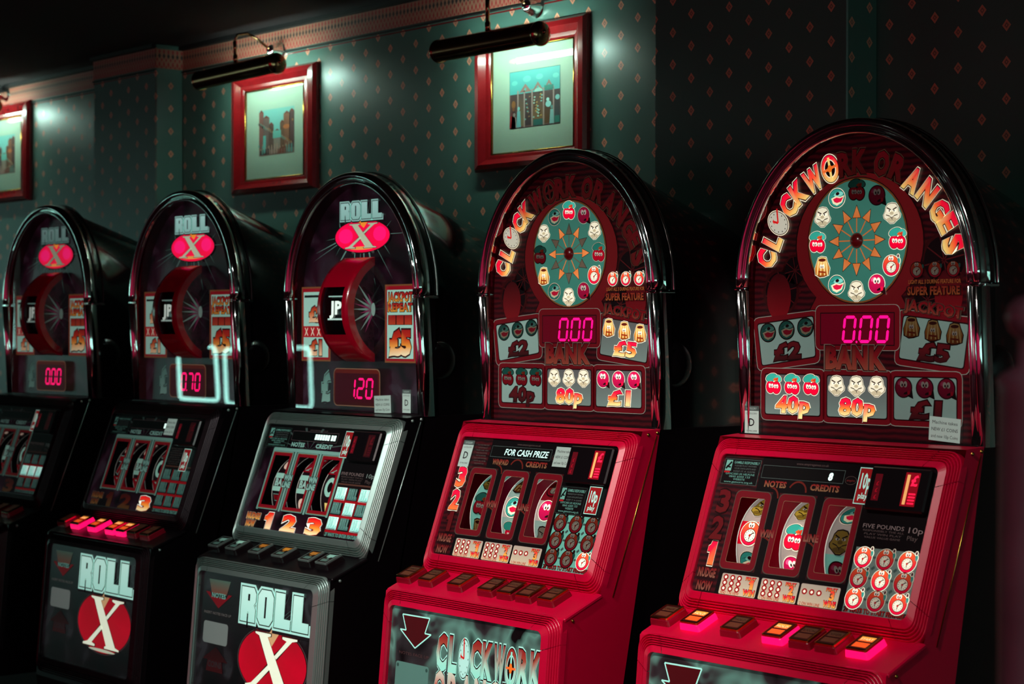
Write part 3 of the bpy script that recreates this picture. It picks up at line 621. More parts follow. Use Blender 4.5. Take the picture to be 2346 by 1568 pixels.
DIAL = ['cherry', 'plum', 'lemon', 'cherry', 'orange', 'plum', 'lemon', 'melon', 'pudding', 'cherry', 'lemon', 'melon']
TITLE = [('C', -.219, .054), ('L', -.204, .087), ('(', -.190, .121), ('C', -.165, .152), ('K', -.140, .177), ('W', -.105, .198), ('+', -.064, .216), ('R', -.029, .222), ('K', .005, .225),
         ('O', .055, .218), ('R', .092, .207), ('A', .124, .184), ('N', .156, .160), ('G', .181, .128), ('E', .199, .104), ('S', .212, .067)]
def title_letter(A, ch, x, y, e, rot, h=.042, l=0, w=.036, style='head'):
    lit = e > .5
    edge, dark = ('#f3e8c8', '#3a0a0c') if lit else ('#57402f', '#2a0508')
    fill, top = ('#f2d07a', ['#f08a3a', '#ff1a30', '#f00838']) if lit else ('#5c1616', ['#6c0e16', '#700c18'])
    if style == 'door': edge, dark, fill, top = '#a8e4d6', '#1c0c10', '#8fdcc8', ['#a8dcc8', '#9c4a38', '#8c1a1c']
    c, s = cos(rot), sin(rot)
    if ch in '(+':
        rx, ry = (w*.62, h*.72) if style == 'head' else (w*.56, h*.66)
        A.ell(x, y, rx, ry, edge, e, l, 26, rot); A.ell(x, y, rx*.93, ry*.94, dark, e*.5, l+1, 26, rot)
        if ch == '(':
            A.ell(x, y, rx*.87, ry*.89, '#c9c6b4' if style == 'head' else '#b8ece0', max(e*.8, .2), l+2, 26, rot)
            for a in range(12): A.ell(x+rx*.7*cos(a*PI/6)*c-ry*.72*sin(a*PI/6)*s, y+rx*.7*cos(a*PI/6)*s+ry*.72*sin(a*PI/6)*c, rx*.05, ry*.05, '#2a1414', e*.3, l+3, 6)
            A.line((x, y), (x-.25*rx+.1*rx, y+.95*ry), w*.1, '#c01c1c', e, l+4); A.line((x, y), (x-.5*rx, y+.1*ry), w*.12, '#c01c1c', e, l+4)
            A.poly([(x-.5*rx, y+.28*ry), (x-.62*rx, y+.1*ry), (x-.4*rx, y-.1*ry)], '#c01c1c', e, l+4)
        else:
            A.ell(x, y, rx*.87, ry*.89, fill, e, l+2, 26, rot, top=top); A.ell(x, y, rx*.6, ry*.62, edge, e, l+3, 22, rot); A.ell(x, y, rx*.53, ry*.55, '#1c0408', e*.3, l+4, 22, rot)
            for a in (0, PI/2): A.line((x-rx*.75*cos(a+rot), y-ry*.75*sin(a+rot)), (x+rx*.75*cos(a+rot), y+ry*.75*sin(a+rot)), w*.14, fill if a else '#e86a30' if lit else fill, e, l+5)
            A.ell(x, y, rx*.24, ry*.24, '#e8701f' if lit else fill, e, l+6, 12)
    else: A.fancy(ch, x, y, h, w, fill, top, e, l, edge=edge, dark=dark, bold=.05, rot=rot)

def red_machine(x, cfg, label):
    t = bpy.data.objects.new('fruit_machine', None); C.objects.link(t); t.location = (x, YH, 0); t.empty_display_size = .2
    tag(t, label, 'fruit machine', 'fruit machines in a row along the wall')
    make_body(t, 'red', 'red_plastic', 'red_plastic')
    M = P_HEAD(-.017)
    mb = MB(); A_, B_ = AO-.0295, BO-.0295
    mb.poly([(A_*cx, cy, 0) for cx, cy in [(1, -.288)] + [(cos(PI*i/40), B_*sin(PI*i/40)) for i in range(41)] + [(-1, -.288)]]); mb.build('backboard', 'maroon_grain', t, M, fix=False)
    # clockwork print and dial surround
    A = Art()
    for sx, cx, cy, r in ((-1, -.185, -.01, .045), (1, .19, .04, .05), (-1, -.15, .03, .03), (1, .155, -.03, .035)):
        A.ell(cx, cy, r, r, '#3c0a0e', .12, 0); A.ell(cx, cy, r*.86, r*.86, '#12040a', .05, 1)
        for k in range(8): A.line((cx, cy), (cx+r*.86*cos(k*PI/4+.2), cy+r*.86*sin(k*PI/4+.2)), r*.05, '#55161a', .14, 2)
        for k in range(18): a = k*PI/9; A.line((cx+r*cos(a), cy+r*sin(a)), (cx+r*1.1*cos(a), cy+r*1.1*sin(a)), r*.09, '#4a1214', .12, 0)
    for cx in (-.19, .2): A.ell(cx, -.02, .03, .045, '#7a0c16', .3, 3, top='#3a060c')
    pts = [(-.112, -.044), (.112, -.044)] + [(.146*cos(a), .075+.130*sin(a)) for a in [R(-48+276*k/30) for k in range(31)]]
    A.poly([(px*1.02, py+.001) for px, py in pts], '#1c0508', .1, 3); A.poly(pts, '#5e0b12', .40, 4, top='#701418'); A.build('dial_surround', t, M @ T(0, 0, .0008))
    A = Art(); A.ell(0, 0, .1165, .1165, '#2c0a0a', .3, 0, 48); A.ell(0, 0, .1145, .1145, '#7a4a24', .35, 1, 48); A.ell(0, 0, .1115, .1115, '#2f6f62', .66, 2, 48, top=['#3f7f70', '#3a7466'])
    d = A.build('dial', t, M @ T(-.002, .081, .0022))
    for k in range(12):
        a = PI/2-k*PI/6; e = cfg['arrows'][k % len(cfg['arrows'])]
        B = Art(); col = '#d8783a' if e > .3 else '#8a7a66'
        B.line((0, .016), (0, .046), .0022, col, e*.8, 0); B.poly([(-.0105, .041), (.0105, .041), (0, .066)], '#3c2418', e*.4, 0); B.poly([(-.009, .042), (.009, .042), (0, .0635)], col, e, 1, top='#e88a50' if e > .3 else '#7a7466')
        B.build('dial_arrow', d, T(0, 0, .0008) @ Matrix.Rotation(-k*PI/6, 4, 'Z'))
        symbol(DIAL[k], cfg['dial'][k], .043, d, .0925*cos(a), .0925*sin(a), .0010)
    mb = MB(); mb.lathe([(0, .009), (.005, .0086), (.010, .0065), (.0135, .003), (.0145, 0)], 'z', 20); mb.build('dial_hub', 'wood_frame', d, T(0, 0, .0006))
    # curved title
    A = Art()
    for (ch, lx, ly), e in zip(TITLE, cfg['title']): title_letter(A, ch, lx, ly, e, math.atan2(-lx, ly)*.98, w={'L': .025, 'W': .043, 'E': .027, 'S': .030, 'G': .031, 'C': .032, '(': .036, '+': .036}.get(ch, .034), h=.036 if ch in 'GE' else .040)
    A.build('title_lettering', t, M @ T(0, 0, .0035))
    # feature line
    for k, fx in enumerate((.134, .173, .212)): symbol('orange', cfg['feature'], .033, t, 0, 0).matrix_local = M @ T(fx, .025, .003) @ Matrix.Diagonal((.033, .033, 1, 1))
    A = Art(); e = .25 + .3*cfg['feature']
    A.text('LIGHT ALL 3 DURING FEATURE FOR', .172, .003, .007, '#9a5a2c', e, 0, w=.112, bold=.01); A.fancy('SUPER FEATURE', .17, -.013, .014, .112, '#8a4a24', ['#7a2018'], e, 0, edge='#2a0a0a', bold=.03)
    A.fancy('JACKPOT', .170, -.045, .018, .125, '#7a3a2c', ['#7c1018', '#6a0a14'], .3, 0, edge='#4a3a30', bold=.04, rot=-.14); A.fancy('BANK', -.003, -.133, .038, .140, '#8a4434', ['#7c1018', '#54060f'], .34, 0, edge='#6c5a50', bold=.06)
    A.build('feature_lettering', t, M @ T(0, 0, .0045))
    # prize panels
    Q = [(-.243, -.072), (-.106, -.057), (-.100, -.131), (-.231, -.150)]; prize_panel(t, M @ T(0, 0, .0012), Q, 'melon', cfg['p2'][0], '£2', cfg['p2'][1], .11)
    Q = [(.104, -.057), (.242, -.073), (.231, -.149), (.094, -.132)]; prize_panel(t, M @ T(0, 0, .0012), Q, 'pudding', cfg['p5'][0], '£5', cfg['p5'][1], -.13)
    for x0, x1, kd, key, tx in ((-.222, -.088, 'cherry', 'p40', '40p'), (-.070, .067, 'lemon', 'p80', '80p'), (.084, .218, 'plum', 'p1', '£1')):
        prize_panel(t, M @ T(0, 0, .0022), [(x0, -.167), (x1, -.167), (x1, -.242), (x0, -.242)], kd, cfg[key][0], tx, cfg[key][1])
    # bank display
    A = Art(); A.rrect(-.099, -.120, .097, -.036, .012, '#8a8f84', .35, 0); A.rrect(-.098, -.119, .096, -.037, .012, '#640914', .36, 1); A.rect(-.087, -.111, .085, -.050, '#22030a', .2, 2); A.rect(-.085, -.109, .083, -.052, '#5c0016', .5, 3)
    o = A.build('bank_display', t, M @ T(0, 0, .0030))
    for k, ch in enumerate(cfg['bank']):
        B = Art(); seg_digit(B, ch, -.036+k*.038, -.106, .030, .050, '#ff0a7c', 1.5, 0)
        if k == 0: B.ell(-.001, -.104, .0022, .0022, '#ff0a7c', 1.5, 0, 8)
        B.build('display_digit', o, T(0, 0, .0009))
    # console
    console_board(t, 'maroon_grain')
    L = P_CON @ T(0, 0, .0114)
    A = Art()
    for q in ((-.15, -.105, .252, -.034), (-.107, -.26, -.091, -.105), (-.002, -.26, .014, -.105), (.103, -.312, .252, -.105), (-.19, -.312, .103, -.258)): A.rect(*q, '#0c0408', .05, 0)
    if cfg['layout'] == 5: info_panel(A, -.243, -.096, -.153, -.047)
    else: info_panel(A, .105, -.187, .182, -.130)
    A.text('www.empiregames.co.uk', -.03, -.048, .0045, '#5c4a48', .4, 1, w=.075)
    if cfg['layout'] == 5:
        A.text('FIVE POUNDS', .157, -.150, .0075, '#7c6a68', .45, 1, w=.088); A.text('10p', .226, -.151, .010, '#7c6a68', .45, 1, w=.03); A.text('Play', .222, -.165, .008, '#574846', .4, 1, w=.022); small_lines(A, .112, -.158, .206, 3, .006, '#574846', .4, 1, .0034)
    else: small_lines(A, -.198, -.055, -.155, 8, .006, '#5c5450', .4, 1, .0032, 4)
    for cx, cy, r, a0, a1 in ((-.052, -.103, .021, .1, 2.7), (-.115, -.118, .022, .1, 1.6), (-.108, -.22, .03, .3, 2), (-.005, -.22, .03, .2, 2)):
        for k in range(10): b0, b1 = a0+(a1-a0)*k/10, a0+(a1-a0)*(k+1)/10; A.line((cx+r*cos(b0), cy+r*sin(b0)), (cx+r*cos(b1), cy+r*sin(b1)), .0035, '#6a2018', .3, 1)
    A.fancy(cfg['w1'], -.106, -.090, .011, .052, '#8a6a4a', ['#8c1018'], .35, 2, edge='#2a0a0a', bold=.04); A.fancy('CREDITS', .010, -.090, .011, .066, '#8a6a4a', ['#8c1018'], .35, 2, edge='#2a0a0a', bold=.04)
    for tx, cx in (('WIN', -.099), ('LINE', .006)): A.fancy(tx, cx, -.183, .013, .034, '#8a5a4a', ['#7c0c16'], .35, 2, edge='#2a0a0a', bold=.05)
    A.fancy('NUDGE', -.2195, -.268, .016, .044, '#8a5a4a', ['#7c0c16'], .3, 2, edge='#2a0a0a', bold=.05); A.fancy('NOW', -.2185, -.293, .016, .038, '#8a5a4a', ['#7c0c16'], .3, 2, edge='#2a0a0a', bold=.05)
    A.build('console_print', t, L)
    for ch, cy, e in zip('321', (-.130, -.182, -.231), cfg['nudge']):
        A = Art(); lit = e > .5; A.fancy(ch, -.221, cy, .040, .031 if ch != '1' else .020, '#ff6a30' if lit else '#6a1418', ['#ff1430', '#f00838'] if lit else ['#6c0e18'], e, 0, edge='#eadfc4' if lit else '#1c0508', bold=.04); A.build('nudge_number', t, L @ T(0, 0, .0006))
    for w, cells in zip(WIN, cfg['reels']): window_frame(t, w, 'red'); reel(t, w, cells, cfg['reel_col'][WIN.index(w)], cfg['reel_e'][WIN.index(w)])
    for k, (x0, x1) in enumerate(((-.181, -.090), (-.085, .005), (.008, .098))):
        A = Art(); A.rrect(x0, -.305, x1, -.264, .003, '#2a0a0a', .1, 0); A.rrect(x0+.001, -.304, x1-.001, -.265, .003, '#c8b89a', .62, 1, top='#a89a8c')
        rows = 3 if k < 2 else 1
        for r_ in range(rows):
            for c_ in range(3): cx, cy = x0+.011+c_*.0165, (-.272-r_*.0105 if rows == 3 else -.279); A.ell(cx, cy, .0062, .0056, '#8c1418', .8, 2, 12); A.ell(cx, cy, .0030, .0028, '#f0e6cc', .9, 3, 8)
        A.text(('AND 1 IN VIEW', '1 ON WIN LINE', '2 ON WIN LINE')[k], x0+.028, -.3005, .0055, '#a83a1c', .7, 2, w=.046, bold=.02)
        A.fancy(str(k+1), x1-.016, -.281, .015, .011, '#f0a040', ['#d8142c'], .9, 3, edge='#3a0a0a', bold=.05); A.fancy('FIRST', x1-.019, -.2705, .006, .024, '#d87a2c', ['#d8142c'], .8, 3, edge='#3a0a0a', bold=.03); A.fancy(('WIN', 'WINS', 'WINS')[k], x1-.018, -.296, .010, .028, '#f0b850', ['#e0142c', '#e0042c'], .95, 3, edge='#2a0608', bold=.05)
        A.build('nudge_panel', t, L @ T(0, 0, .0005))
    A = Art(); A.rect(.109, -.3065, .247, -.188, '#2a1a1a', .1, 0); A.rect(.110, -.3055, .246, -.189, cfg['grid_col'], cfg['grid_e'], 1, top=cfg['grid_col'])
    for i in range(2):
        for j in range(3): A.line((.150+i*.047, -.205-j*.037), (.158+i*.047, -.205-j*.037), .004, '#3c4c48', .4, 2); 
        for j in range(2): A.line((.152+i*.047, -.226-j*.037), (.158+i*.047, -.221-j*.037), .005, '#3c4c48', .4, 2)
    A.fancy('27 WAYS TO START FEATURE', .178, -.2995, .008, .125, '#7c2020', ['#9c1418'], .5, 2, edge='#2c1214', bold=.02)
    g = A.build('feature_grid', t, L @ T(0, 0, .0005))
    for k in range(9): symbol('orange', cfg['grid'][k], .043, g, .131+(k % 3)*.047, -.2055-(k//3)*.0365, .0009)
    coin_unit(t, .116, .243, -.124, -.046, 1)
    A = Art(); A.rect(-.1455, -.0795, .048, -.0545, '#4c5a56', .3, 0); A.rect(-.1445, -.0785, .047, -.0555, '#0a0708', .12, 1); 
    A.ell(.064, -.072, .013, .008, '#5a4a46', .3, 0); A.ell(.064, -.072, .0122, .0073, '#14080a', .1, 1); A.text('empire', .064, -.072, .0045, '#7c2a28', .35, 2, w=.018)
    o = A.build('message_display', t, L @ T(0, 0, .0004))
    B = Art(); s = cfg['msg']
    if len(s) > 2: B.text(s, -.030, -.067, .0135, '#bfeee2', 1.35, 0, w=.138, bold=.012, skew=.18)
    else: B.text(s, .018, -.068, .013, '#cff4ea', 1.5, 0, bold=.05, skew=.1)
    B.build('display_text', o, T(0, 0, .0006))
    G = P_CON @ T(0, 0, .0164)
    if cfg['layout'] == 5:
        sticker(t, G @ T(.1015, -.081, 0), .037, .067, 'play'); sticker(t, P_HEAD(-.0055) @ T(-.249, -.256, 0), .036, .056, 'D'); sticker(t, P_HEAD(-.0055) @ T(.200, -.256, 0), .066, .042, 'coins', -.06)
    else:
        sticker(t, G @ T(-.222, -.078, 0), .036, .060, 'D'); sticker(t, G @ T(.090, -.070, 0), .054, .043, 'coins'); sticker(t, G @ T(.212, -.155, 0), .037, .058, 'play')
    buttons(t, (-.262, -.186, -.087, .012, .073, .131, .198), cfg['btn'], 'red')
    # lower door
    mb = MB(); mb.poly([(-.247, -.32, 0), (.247, -.32, 0), (.247, 0, 0), (-.247, 0, 0)]); mb.build('door_board', 'door_print', t, P_DO @ T(0, 0, .010), fix=False)
    mb = MB(); mb.poly([(-.244, -.316, 0), (.244, -.316, 0), (.244, -.003, 0), (-.244, -.003, 0)]); mb.build('door_glass', 'pane', t, P_DO @ T(0, 0, .0155), fix=False)
    L2 = P_DO @ T(0, 0, .0108); A = Art()
    arrow = [(-.205, -.020), (-.113, -.019), (-.126, -.052), (-.105, -.052), (-.156, -.086), (-.210, -.052), (-.190, -.052)]
    A.poly(arrow, '#5a0e16', .1, 0)
    for k in range(7): A.line(arrow[k], arrow[(k+1) % 7], .0028, '#9fe0d2', .8, 1)
    A.text('NOTES FACE UP', -.158, -.100, .006, '#5c3a3a', .2, 0, w=.10); A.build('note_arrow', t, L2)
    A = Art(); A.rrect(-.217, -.185, -.105, -.119, .006, '#5f8a80', .32, 0); 
    for sx in (-.210, -.112): A.ell(sx, -.127, .004, .004, '#3c5c55', .2, 1, 12)
    A.build('note_plate', t, L2)
    A = Art()
    for k, ch in enumerate('CL(CKW+RK'): title_letter(A, ch, -.066+k*.0365, -.083-(.004 if ch in '(+' else 0), .75, 0, h=.066, w=.034 if ch != 'L' else .027, style='door')
    for k, ch in enumerate('ORANGES'): A.fancy(ch, -.066+k*.043, -.155, .062, .036, '#8c1a1c', ['#c83a28', '#d8dcc8'], .5, 0, edge='#a8e4d6', bold=.05)
    A.build('door_lettering', t, L2)
    return t

def swirl_material(name, cols, scale, e, rough=.25):
    m = bpy.data.materials.new(name); m.use_nodes = True; nt = m.node_tree; b = nt.nodes['Principled BSDF']
    tc = nt.nodes.new('ShaderNodeTexCoord'); nz = nt.nodes.new('ShaderNodeTexNoise'); nz.inputs['Scale'].default_value = scale; nz.inputs['Detail'].default_value = 2; nz.inputs['Distortion'].default_value = .6
    nt.links.new(tc.outputs['Object'], nz.inputs['Vector']); r = nt.nodes.new('ShaderNodeValToRGB'); el = r.color_ramp.elements
    while len(el) < len(cols): el.new(.5)
    for k, c in enumerate(cols): el[k].position = .3 + .4*k/(len(cols)-1); el[k].color = (*lin(c), 1)
    nt.links.new(nz.outputs['Fac'], r.inputs[0]); nt.links.new(r.outputs[0], b.inputs['Base Color']); nt.links.new(r.outputs[0], b.inputs['Emission Color']); b.inputs['Emission Strength'].default_value = e; b.inputs['Roughness'].default_value = rough
    MATS[name] = m
swirl_material('door_print', ['#14080c', '#3a3236', '#6fa396', '#14080c'], 9, .22)  # mint patches paint the room's reflection into the red machines' door
swirl_material('starfield', ['#0a050a', '#140810', '#2c1020', '#3a2a36'], 11, .28)
swirl_material('dark_door', ['#0a0509', '#12080d', '#1c0d14', '#38343a'], 12, .15)

def dark_machine(x, cfg, label):
    t = bpy.data.objects.new('fruit_machine', None); C.objects.link(t); t.location = (x, YH, 0); t.empty_display_size = .2
    tag(t, label, 'fruit machine', 'fruit machines in a row along the wall')
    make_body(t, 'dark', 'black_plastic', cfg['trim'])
    g = cfg['glow']; M = P_HEAD(-.032); N_ = P_HEAD(-.017)
    mb = MB(); A_, B_ = AO-.0295, BO-.0295
    mb.poly([(A_*cx, cy, 0) for cx, cy in [(1, -.288)] + [(cos(PI*i/40), B_*sin(PI*i/40)) for i in range(41)] + [(-1, -.288)]]); mb.build('backboard', 'starfield', t, M, fix=False)
    A = Art()      # printed star rays behind the logo
    for k in range(26):
        a = 2*PI*k/26 + .1*sin(k*5); ln = .16+.07*sin(k*2.7); w = .006+.004*sin(k*1.9)
        p = [(.11*cos(a-w*3)*1.0, .150+.042*sin(a-w*3)), (.11*cos(a+w*3), .150+.042*sin(a+w*3)), (ln*1.25*cos(a), .150+ln*.75*sin(a))]
        if all(abs(px) < .23 and py < math.sqrt(max(0, 1-(px/.25)**2))*.262 for px, py in p): A.poly(p, '#7fb0a4', .35*g, 0)
    A.build('star_rays', t, M @ T(0, 0, .0004))
    A = Art(); A.ell(.003, .148, .116, .042, '#241014', .15, 0, 36); A.ell(.003, .148, .112, .0395, '#ee0038', cfg['oval'], 1, 36, top=['#ff0050', '#f00040']); A.ell(-.065, .150, .03, .018, '#ff1070', cfg['oval'], 2, 20); A.ell(.075, .152, .026, .018, '#ff1070', cfg['oval'], 2, 20)
    A.poly([(-.02,.187),(.01,.168),(.03,.187)], '#e8862c', cfg['oval'], 2); A.ell(0, .119, .05, .004, '#f0a050', cfg['oval']*.8, 2)
    big_x(A, .0, .149, .135, .060, cfg['xlit'], 4, fill='#b9c0a4'); A.build('logo_oval', t, M @ T(0, 0, .0022))
    A = Art(); block_word(A, 'ROLL', -.088, .188, .088, .234, cfg['roll'], 0, fill='#8fc0b8', topc='#a6d6d0'); A.build('logo_lettering', t, M @ T(0, 0, .0030))
    # bulging reel drum: curved red band, flat starburst cheek on the right
    yc, ch_, sg = -.032, .127, .080; Rd = (ch_*ch_+sg*sg)/(2*sg); zc = sg-Rd; am = math.asin(ch_/Rd); x0, x1 = -.055, .073; n = 40
    wa = [-am+2*am*i/n for i in range(n+1)]; wx = [x0, -.042, .046, x1]; mb = MB()
    for i in range(n):
        hole = -.058 < Rd*sin((wa[i]+wa[i+1])/2) < .056
        for j in range(3):
            if hole and j == 1: continue
            q = [(wx[j], yc+Rd*sin(wa[i]), zc+Rd*cos(wa[i])), (wx[j+1], yc+Rd*sin(wa[i]), zc+Rd*cos(wa[i])), (wx[j+1], yc+Rd*sin(wa[i+1]), zc+Rd*cos(wa[i+1])), (wx[j], yc+Rd*sin(wa[i+1]), zc+Rd*cos(wa[i+1]))]
            mb.f.append(tuple(range(len(mb.v), len(mb.v)+4))); mb.v += q; mb.sm.append(True)
    Ri = Rd-.010      # rim thickness on both flanks
    for xx in (x0, x1):
        for i in range(n):
            q = [(xx, yc+r*sin(a), max(0, zc+r*cos(a))) for r, a in ((Rd, wa[i]), (Rd, wa[i+1]), (Ri-.008, wa[i+1]), (Ri-.008, wa[i]))]
            mb.f.append(tuple(range(len(mb.v), len(mb.v)+4))); mb.v += q; mb.sm.append(False)
    dr = mb.build('drum_housing', 'drum_red', t, N_)
    A = Art(); 
    pts = [(yc+(Rd-.014)*sin(a), max(0, zc+(Rd-.014)*cos(a))) for a in wa]
    me_v = [(x1-.003, py, pz) for py, pz in pts]; mbb = MB(); mbb.poly(me_v); mbb.build('drum_cheek', 'cheek', dr, fix=False); mbb = MB(); mbb.poly([(x0+.003, *p) for p in pts][::-1]); mbb.build('drum_cheek', 'cheek', dr, fix=False)
    B = Art()
    for k in range(11):
        a = R(-65+13*k); ln = .05+.022*(k % 2)*1.0+.012*cos(k*2.1); w = .0045; B.poly([(-w*sin(a), w*cos(a)), (w*sin(a), -w*cos(a)), (ln*cos(a), ln*sin(a))], '#8fb0a6' if k % 2 else '#a03a68', .22*g, 0)
    B.ell(.002, 0, .006, .016, '#a8c8bc', .35*g, 1)
    B.build('starburst', dr, Matrix(((0, 0, 1, x1-.0025), (0, 1, 0, yc), (1, 0, 0, .001), (0, 0, 0, 1))))
    mb = MB(); Rn = Rd-.016; rows = []
    for i in range(25): a = -.62+1.24*i/24; rows.append([(wx[1]-.006, yc+Rn*sin(a), zc+Rn*cos(a)), (wx[2]+.006, yc+Rn*sin(a), zc+Rn*cos(a))])
    mb.quad_grid(rows); mb.build('drum_reel', 'black_gloss', dr)
    B = Art(); B.text('JP', 0, 0, .030, '#dff0e4', .9*g, 0, w=.05, bold=.04); B.rect(-.032, -.030, .030, -.026, '#bfe0d4', .6*g, 0); B.rect(-.03, .026, .03, .029, '#9fc8bc', .5*g, 0); B.build('drum_symbol', dr, T(.002, yc+.004, zc+Rn+.0015) @ Matrix.Rotation(-.02, 4, 'X'))
    for sx in (-.032, .05):
        mb = MB(); mb.lathe([(0, .004), (.0025, .0036), (.0038, 0)], 'z', 10); mb.build('screw', 'silver_trim', t, N_ @ T(sx, .108, -.012))
    # side award panels
    for x0_, x1_, right in ((.115, .236, 1), (-.236, -.110, 0)):
        e = cfg['award']; A = Art(); A.rect(x0_, -.160, x1_, .027, '#7a4a2a', e*.8, 0); A.rect(x0_+.004, -.156, x1_-.004, .023, '#8c0f1c', e, 1); A.rect(x0_+.009, -.150, x1_-.009, .014, '#8fb8aa', e*1.3, 2); cx = (x0_+x1_)/2; w = x1_-x0_-.026
        if right:
            A.fancy('JACKPOT', cx, -.003, .020, w, '#c88a30', ['#b02018', '#8c1418'], e*1.1, 3, edge='#2a0a0a', bold=.05); A.fancy('REPEAT', cx, -.028, .018, w, '#c88a30', ['#b02018', '#8c1418'], e*1.1, 3, edge='#2a0a0a', bold=.05); A.rect(cx-w/2, -.070, cx+w/2, -.046, '#3a0a0a', e*.4, 3)
            for k in range(3): A.rect(cx-w/2+.002+k*w/3, -.069, cx-w/2+w/3-.002+k*w/3, -.047, '#a83a20', e, 4, top='#8c1418')
            A.fancy('£5', cx, -.112, .052, w*.92, '#e0c8a0', ['#d8882c', '#b02814', '#8c1414'], e*1.25, 3, edge='#2a0c0c', bold=.07)
        else:
            A.rect(cx-w/2, .0, cx+w/2, .006, '#1c2422', .1, 3); A.fancy('£2', cx, -.042, .034, w*.6, '#e0b890', ['#c8602c', '#9c1c14'], e*1.1, 3, edge='#2a0c0c', bold=.06); A.rect(x0_+.009, -.100, x1_-.009, -.072, '#a8141c', e, 3)
            for k in range(4): A.text('X', x0_+.022+k*.027, -.086, .020, '#d8d8c0', e*1.2, 4, w=.016)
            A.fancy('£1', cx, -.126, .034, w*.55, '#e0b890', ['#c8602c', '#9c1c14'], e*1.1, 3, edge='#2a0c0c', bold=.06)
        A.build('award_panel', t, N_ @ T(0, 0, .001))
    # cash display
    A = Art(); A.rrect(-.096, -.269, .096, -.176, .014, '#a0785c', .25, 0); A.rrect(-.094, -.267, .094, -.178, .013, '#3c0a0c', .3, 1, top='#6a1a10'); A.rect(-.088, -.259, .088, -.188, '#3c0010', .45, 2)
    o = A.build('bank_display', t, N_ @ T(0, 0, .001)); dw = .034
    for k, chx in enumerate(cfg['bank']):
        B = Art(); seg_digit(B, chx, -.036+k*.036, -.250, .029, .051, '#ff0a6c', 1.45, 0)
        if k == 0: B.ell(-.003, -.248, .0022, .0022, '#ff0a6c', 1.45, 0, 8)
        B.build('display_digit', o, T(0, 0, .0009))
    A = Art(); A.fancy('£', -.128, -.224, .062, .040, '#7fa89c', ['#5f8a80'], .35*g+.1, 0, edge='#6f9a8e', dark='#2a2024', bold=.06); A.build('pound_sign', t, N_ @ T(0, 0, .001))
    # console
    console_board(t, 'starfield'); L = P_CON @ T(0, 0, .0114)
    A = Art(); A.rect(.10, -.172, .252, -.034, '#0e070b', .06, 0); A.rect(-.252, -.100, -.145, -.034, '#0e070b', .06, 0); A.rect(-.145, -.082, .1, -.034, '#0e070b', .06, 0); info_panel(A, -.240, -.096, -.146, -.047, .30*g)
    A.text('www.empiregames.co.uk', -.03, -.048, .0045, '#5c4a48', .3*g, 1, w=.075)
    for k in range(6):
        a = R(20+28*k); A.poly([(-.05+.15*cos(a-.03), -.1+.058*sin(a-.03)), (-.05+.15*cos(a+.03), -.1+.058*sin(a+.03)), (-.05, -.1)], '#4a5c58', .2*g, 1)
    A.rect(-.196, -.1065, .102, -.098, '#7aa89c', .42*g, 2)
    for xx in (-.1945, -.0990, .0060, .1015): A.rect(xx-.004, -.258, xx+.004, -.100, '#7aa89c', .42*g, 2)
    A.fancy('NOTES', -.100, -.0875, .010, .056, '#8fc0b4', ['#7fb0a4'], .45*g, 3, edge='#1c1014', bold=.04); A.fancy('CREDIT', .010, -.0875, .010, .068, '#8fc0b4', ['#7fb0a4'], .45*g, 3, edge='#1c1014', bold=.04)
    if not cfg['m2']:
        A.text('FIVE POUNDS', .155, -.148, .0075, '#7c6a68', .45*g, 1, w=.088); A.text('10p', .226, -.149, .010, '#7c8a84', .45*g, 1, w=.03); A.text('Play', .222, -.163, .008, '#574846', .4*g, 1, w=.022); small_lines(A, .110, -.156, .204, 3, .006, '#574846', .4*g, 1, .0034)
    else: small_lines(A, .108, -.125, .175, 8, .006, '#5c5450', .3*g, 1, .0036, 4)
    A.build('console_print', t, L)
    A = Art()
    for cx in (-.0985, .0065):
        for tx, yy in (('WIN', -.172), ('LINE', -.190)): A.rect(cx-.019, yy-.0082, cx+.019, yy+.0082, '#120a0c', .1, 0); A.fancy(tx, cx, yy, .013, .034, '#8fc0b4', ['#7fb0a4'], .48*g, 1, edge='#3c5c55', bold=.05)
    A.build('win_line_lettering', t, L @ T(0, 0, .0012))
    for w, cells in zip(WIN, cfg['reels']): window_frame(t, w, .38*g); reel(t, w, cells, '#1c0f14', .25*g)
    A = Art(); A.fancy('NUDGE', -.198, -.276, .014, .058, '#d8a050', ['#b85a1c', '#8c2a10'], cfg['nud'][3]*.8, 0, edge='#b8a890', bold=.06); A.fancy('NOW', -.203, -.295, .014, .040, '#d8a050', ['#b85a1c', '#8c2a10'], cfg['nud'][3]*.8, 0, edge='#b8a890', bold=.06); A.build('nudge_lettering', t, L @ T(0, 0, .0006))
    for ch, cx, e, w in zip('123', (-.130, -.040, .063), cfg['nud'], (.034, .062, .062)):
        A = Art(); lit = e > .5; A.fancy(ch, cx, -.284, .036, w, '#e8cfa0' if lit else '#7a5028', ['#e8962c', '#e0401c', '#d80c18'] if lit else ['#7c1c10', '#5c0c10'], e, 0, edge='#f0f0e0' if lit else '#2c1012', dark='#9c0c14' if lit else '#2a0a0a', bold=.045); A.build('nudge_number', t, L @ T(0, 0, .0006))
    A = Art(); A.rect(.110, -.300, .248, -.172, '#5c3a30', .25*g, 0); A.rect(.1115, -.2985, .2465, -.176, '#1a0d10', .1, 1)
    for yy in (-.2155, -.2525, -.2895): A.rect(.112, yy-.0035, .246, yy+.0035, '#a00c18', .45*g+.06, 2)
    for xx in (.1565, .2035): A.rect(xx-.002, -.288, xx+.002, -.182, '#8c0c18', .4*g+.05, 2)
